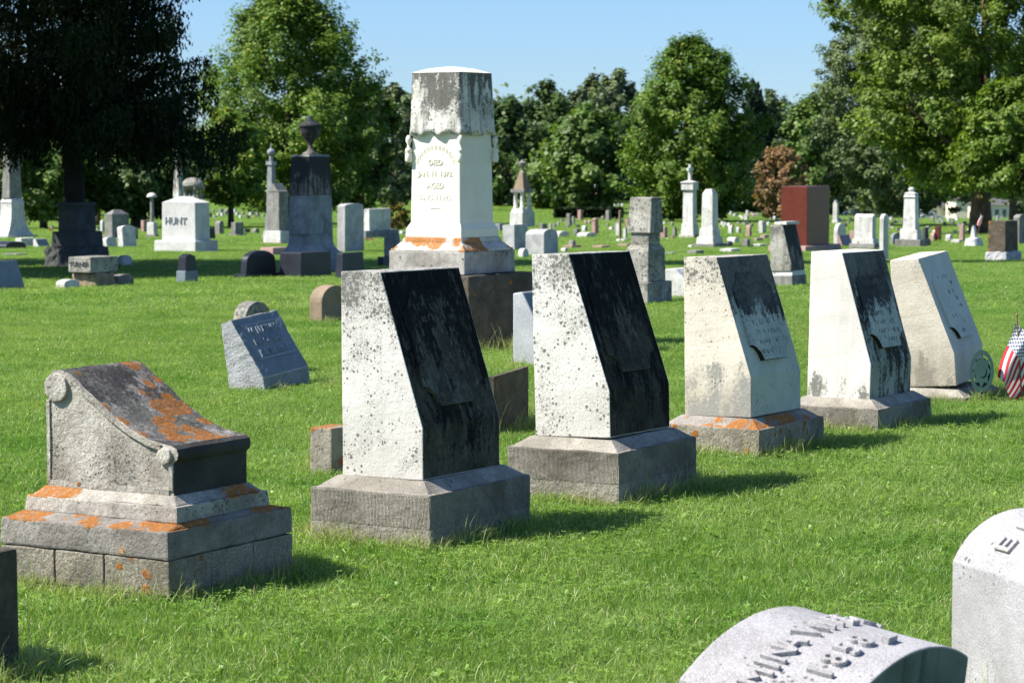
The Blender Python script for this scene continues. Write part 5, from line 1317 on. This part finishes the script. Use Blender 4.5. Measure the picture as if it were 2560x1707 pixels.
broadleaf('big yellow green tree over the right edge with a sunlit forked trunk', 2450, 592, -330, 610, 'leaf_locust', bark='bark_tan', D=74, base=.13, nclu=1000, per=190, lsize=.085, clen=.42, seed=16, trunk_r=.3, top_sharp=.4, gaps=.05, up_bias=.25, limbs=14)
broadleaf('hanging yellow green branch tree at the right edge', 2530, 590, 215, 270, 'leaf_locust', D=70, base=.30, nclu=150, per=200, lsize=.08, clen=.75, seed=17, trunk_r=.1, up_bias=.2)

def far_wood():
    n = 150; C = []
    for i in range(n):
        x = -170 + 340 * i / n + RNG.uniform(-2, 2); y = 235 + RNG.uniform(-8, 12)
        if 31 < x < 54: continue          # the houses stand in this opening
        h = 5.5 + 2.5 * math.sin(i * .7) + RNG.uniform(-1.2, 1.8)
        for j in range(16):
            zz = RNG.uniform(0, 1)
            C.append((x + RNG.normal(0, 1.3), y + RNG.normal(0, 1.2), -drop(y, x) + h * zz))
    C = np.array(C); per = 34
    P = (C[:, None, :] + RNG.normal(0, .62, (len(C), per, 3))).reshape(-1, 3)
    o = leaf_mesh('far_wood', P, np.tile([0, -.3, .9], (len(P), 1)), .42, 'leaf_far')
    tag(o, 'continuous distant wood behind the cemetery trees', 'wood', kind='stuff')
far_wood()

# ------------------------------------------------------------------ grass
def blade(V, Fc, A, x, y, h, w_, yaw, lean, bend, c, seg=3):
    o = len(V)
    cx, sy = math.cos(yaw), math.sin(yaw)
    lx, ly = math.cos(lean), math.sin(lean)
    for i in range(seg):
        t = i / seg
        b2 = bend * t * t * h; ww = w_ * (1 - t * .55) / 2; zz = h * t * (1 - .25 * bend * t)
        px, py = x + lx * b2, y + ly * b2
        V += [(px - cx * ww, py - sy * ww, zz), (px + cx * ww, py + sy * ww, zz)]
        A += [c, c]
    V.append((x + lx * bend * h, y + ly * bend * h, h * (1 - .25 * bend))); A.append(c)
    for i in range(seg - 1): Fc.append((o + 2 * i, o + 2 * i + 1, o + 2 * i + 3, o + 2 * i + 2))
    Fc.append((o + 2 * seg - 2, o + 2 * seg - 1, o + 2 * seg))
def make_lawn():
    rn = random.Random(3)
    V = []; Fc = []; A = []; TID = []
    NTPL = 6; S_ = .42
    for k in range(NTPL):
        n0 = len(V)
        nb = 1700
        for i in range(nb):
            x, y = rn.uniform(-S_ / 2, S_ / 2) + rn.gauss(0, .03), rn.uniform(-S_ / 2, S_ / 2) + rn.gauss(0, .03)
            h = rn.uniform(.014, .052) * (1.6 if rn.random() < .05 else 1)
            dry = rn.random() < (.03, .05, .09, .14, .04, .07)[k]
            blade(V, Fc, A, x, y, h, rn.uniform(.0016, .0034) * (2.0 if rn.random() < .07 else 1), rn.uniform(0, 6.28), rn.uniform(0, 6.28), rn.uniform(.1, 1.2), rn.uniform(.86, 1) if dry else rn.uniform(0, .78))
        for i in range((8, 20, 50, 30, 70, 12)[k]):          # clover and broad weeds
            x, y, z = rn.uniform(-S_ / 2, S_ / 2), rn.uniform(-S_ / 2, S_ / 2), rn.uniform(.022, .042)
            r = rn.uniform(.006, .011); a0 = rn.uniform(0, 6.28)
            for q in range(3):
                a = a0 + q * 2.09; o = len(V)
                d = (math.cos(a), math.sin(a)); p = (-d[1], d[0])
                V += [(x, y, z), (x + d[0] * r + p[0] * r * .55, y + d[1] * r + p[1] * r * .55, z + .003), (x + d[0] * r * 1.6, y + d[1] * r * 1.6, z + rn.uniform(-.003, .003)), (x + d[0] * r - p[0] * r * .55, y + d[1] * r - p[1] * r * .55, z + .003)]
                c = rn.uniform(.35, .75); A += [c] * 4
                Fc.append((o, o + 1, o + 2, o + 3))
        for i in range((0, 3, 1, 5, 2, 0)[k]):              # broad leaved weeds
            x, y = rn.uniform(-S_ / 2, S_ / 2), rn.uniform(-S_ / 2, S_ / 2)
            for q in range(rn.randint(5, 8)):
                a = q * 6.28 / 6 + rn.uniform(-.4, .4); L_ = rn.uniform(.018, .036); o = len(V); z = rn.uniform(.022, .038); ww = L_ * .26
                d = (math.cos(a), math.sin(a)); p = (-d[1], d[0])
                V += [(x, y, z * .6), (x + d[0] * L_ * .55 + p[0] * ww, y + d[1] * L_ * .55 + p[1] * ww, z * 1.1), (x + d[0] * L_, y + d[1] * L_, z), (x + d[0] * L_ * .55 - p[0] * ww, y + d[1] * L_ * .55 - p[1] * ww, z * 1.1)]
                c = rn.uniform(.3, .8); A += [c] * 4
                Fc.append((o, o + 1, o + 2, o + 3))
        TID += [k] * (len(V) - n0)
    pts = []; rot = []; scl = []
    def zone(y0, y1, step, sc, sz):
        y = y0
        while y < y1:
            hw = .215 * y + 1.1 + .05 * y
            x = -hw
            while x < hw:
                xx, yy = x + rn.uniform(-.2, .2) * step, y + rn.uniform(-.2, .2) * step
                pts.append((xx, yy, -drop(yy, xx) - .004)); rot.append((0, 0, rn.choice([0, 1, 2, 3]) * math.pi / 2 + rn.uniform(-.3, .3)))
                lo = noise.noise(Vector((xx * .8, yy * .8, 0)))
                scl.append((sc, sc, sz * (1 + .28 * lo + .22 * noise.noise(Vector((xx * 3.1, yy * 3.1, 5))))))
                x += step
            y += step
    zone(5.2, 26, .33, 1.0, 1.0)
    zone(26, 60, .66, 2.0, 1.25)
    zone(60, 112, 1.3, 4.0, 1.8)
    zone(112, 178, 2.6, 8.0, 2.6)
    n0 = len(V)
    V += pts; A += [0] * len(pts); TID += [-1] * len(pts)
    me = bpy.data.meshes.new('lawn_grass')
    me.from_pydata(V, [], Fc)
    me.attributes.new('bc', 'FLOAT', 'POINT').data.foreach_set('value', np.array(A, np.float32))
    me.attributes.new('tid', 'INT', 'POINT').data.foreach_set('value', np.array(TID, np.int32))
    R3 = np.zeros((len(V), 3), np.float32); R3[n0:] = rot
    S3 = np.ones((len(V), 3), np.float32); S3[n0:] = scl
    me.attributes.new('rot', 'FLOAT_VECTOR', 'POINT').data.foreach_set('vector', R3.ravel())
    me.attributes.new('scl', 'FLOAT_VECTOR', 'POINT').data.foreach_set('vector', S3.ravel())
    me.materials.append(M['grass'])
    o = bpy.data.objects.new('lawn_grass', me); COL.objects.link(o)
    tag(o, 'short green mown grass with clover covering the cemetery lawn', 'grass', kind='stuff')
    ng = bpy.data.node_groups.new('lawn', 'GeometryNodeTree')
    ng.interface.new_socket('Geometry', in_out='INPUT', socket_type='NodeSocketGeometry')
    ng.interface.new_socket('Geometry', in_out='OUTPUT', socket_type='NodeSocketGeometry')
    n = ng.nodes; l = ng.links
    gi = n.new('NodeGroupInput'); go = n.new('NodeGroupOutput')
    def attr(nm, tp):
        a = n.new('GeometryNodeInputNamedAttribute'); a.data_type = tp; a.inputs['Name'].default_value = nm
        return [x for x in a.outputs if x.enabled and x.name == 'Attribute'][0]
    tid = attr('tid', 'INT')
    def pick(k):
        c = n.new('FunctionNodeCompare'); c.data_type = 'INT'; c.operation = 'EQUAL'
        ins = [x for x in c.inputs if x.enabled]
        l.new(tid, ins[0]); ins[1].default_value = k
        s_ = n.new('GeometryNodeSeparateGeometry'); s_.domain = 'POINT'
        l.new(gi.outputs[0], s_.inputs[0]); l.new([x for x in c.outputs if x.enabled][0], s_.inputs['Selection'])
        return s_.outputs[0]
    j = n.new('GeometryNodeJoinGeometry')
    for k in range(NTPL):
        t = n.new('GeometryNodeGeometryToInstance'); l.new(pick(k), t.inputs[0]); l.new(t.outputs[0], j.inputs[0])
    ip = n.new('GeometryNodeInstanceOnPoints')
    l.new(pick(-1), ip.inputs['Points']); l.new(j.outputs[0], ip.inputs['Instance']); ip.inputs['Pick Instance'].default_value = True
    ri = n.new('FunctionNodeRandomValue'); ri.data_type = 'INT'
    ins = [x for x in ri.inputs if x.enabled]
    ins[0].default_value = 0; ins[1].default_value = NTPL - 1
    l.new([x for x in ri.outputs if x.enabled][0], ip.inputs['Instance Index'])
    l.new(attr('rot', 'FLOAT_VECTOR'), ip.inputs['Rotation']); l.new(attr('scl', 'FLOAT_VECTOR'), ip.inputs['Scale'])
    l.new(ip.outputs[0], go.inputs[0])
    o.modifiers.new('lawn', 'NODES').node_group = ng
make_lawn()
def rough_grass():
    """uncut grass and seed stalks along the feet of the stones"""
    rn = random.Random(9)
    V = []; Fc = []; A = []
    def edge(cx, cy, yaw, l, w_, dens, hmul=1.0):
        c, s = math.cos(yaw), math.sin(yaw)
        per = 2 * (l + w_)
        for i in range(int(per * dens * 2.0)):
            t = rn.uniform(0, per); off = abs(rn.gauss(0, .045)) + .004
            if t < l: a, b2 = t - l / 2, -w_ / 2 - off
            elif t < l + w_: a, b2 = l / 2 + off, t - l - w_ / 2
            elif t < 2 * l + w_: a, b2 = t - l - w_ - l / 2, w_ / 2 + off
            else: a, b2 = -l / 2 - off, t - 2 * l - w_ - w_ / 2
            clump = noise.noise(Vector((t * 5 + cx, cy, 3)))
            x, y = cx + c * a - s * b2, cy + s * a + c * b2
            h = max(.035, (rn.uniform(.045, .10) + .07 * clump)) * hmul
            tall = rn.random() < .05
            if tall: h = rn.uniform(.10, .19) * hmul
            blade(V, Fc, A, x, y, h, rn.uniform(.0022, .0036) if not tall else .0022, rn.uniform(0, 6.28), rn.uniform(0, 6.28), rn.uniform(.15, 1.0) if not tall else rn.uniform(.1, .5), rn.uniform(.1, 1) if not tall else rn.uniform(.6, 1), seg=4)
            for q in range(len(V) - 9, len(V)):
                v_ = V[q]; V[q] = (v_[0], v_[1], v_[2] - drop(cy, cx) - .005)
    for (x, y, z, yaw, _, _) in [(-.6736, 9.955, .268, -.529, 0, 0), (.1048, 11.198, .285, -.522, 0, 0), (.888, 12.88, .2024, -.552, 0, 0), (1.650, 14.032, .187, -.541, 0, 0), (2.456, 15.924, .060, -.48, 0, 0)]:
        c, s = math.cos(yaw), math.sin(yaw); cx, cy = DD / 2, WW / 2
        edge(x + c * cx - s * cy, y + s * cx + c * cy, yaw, .56, .774, 420)
    c, s = math.cos(-.529), math.sin(-.529)
    edge(-1.175 - c * .2825 - s * .2125, 8.689 - s * .2825 + c * .2125, -.529, .752, .735, 420, .9)
    edge(-1.42, 16.95, -.5, .30, .56, 320, .8)
    k = depth(809) / F; edge((812 - 1280) * k, depth(809) + .1, -.55, .16, .38, 300)
    edge(-.86, 12.2, -.5, .18, .25, 350); edge(.02, 14.0, -.28, .1, .6, 300, 1.3)
    edge(.45, 18.9, -.5, .40, 1.2, 200, 1.2); edge(-.25, 20.65, -.575, 1.05, 1.05, 260, 1.6)
    edge(1.491, 6.868, -1.219, .35, .44, 420, 1.1); edge(-1.66, 7.33, -.55, .40, .36, 420, 1.1)
    me = bpy.data.meshes.new('uncut_grass'); me.from_pydata(V, [], Fc)
    me.attributes.new('bc', 'FLOAT', 'POINT').data.foreach_set('value', np.array(A, np.float32))
    me.materials.append(M['straw'])
    o = bpy.data.objects.new('uncut_grass', me); COL.objects.link(o)
    tag(o, 'longer uncut grass and seed stalks around the feet of the stones', 'grass', kind='stuff')
rough_grass()
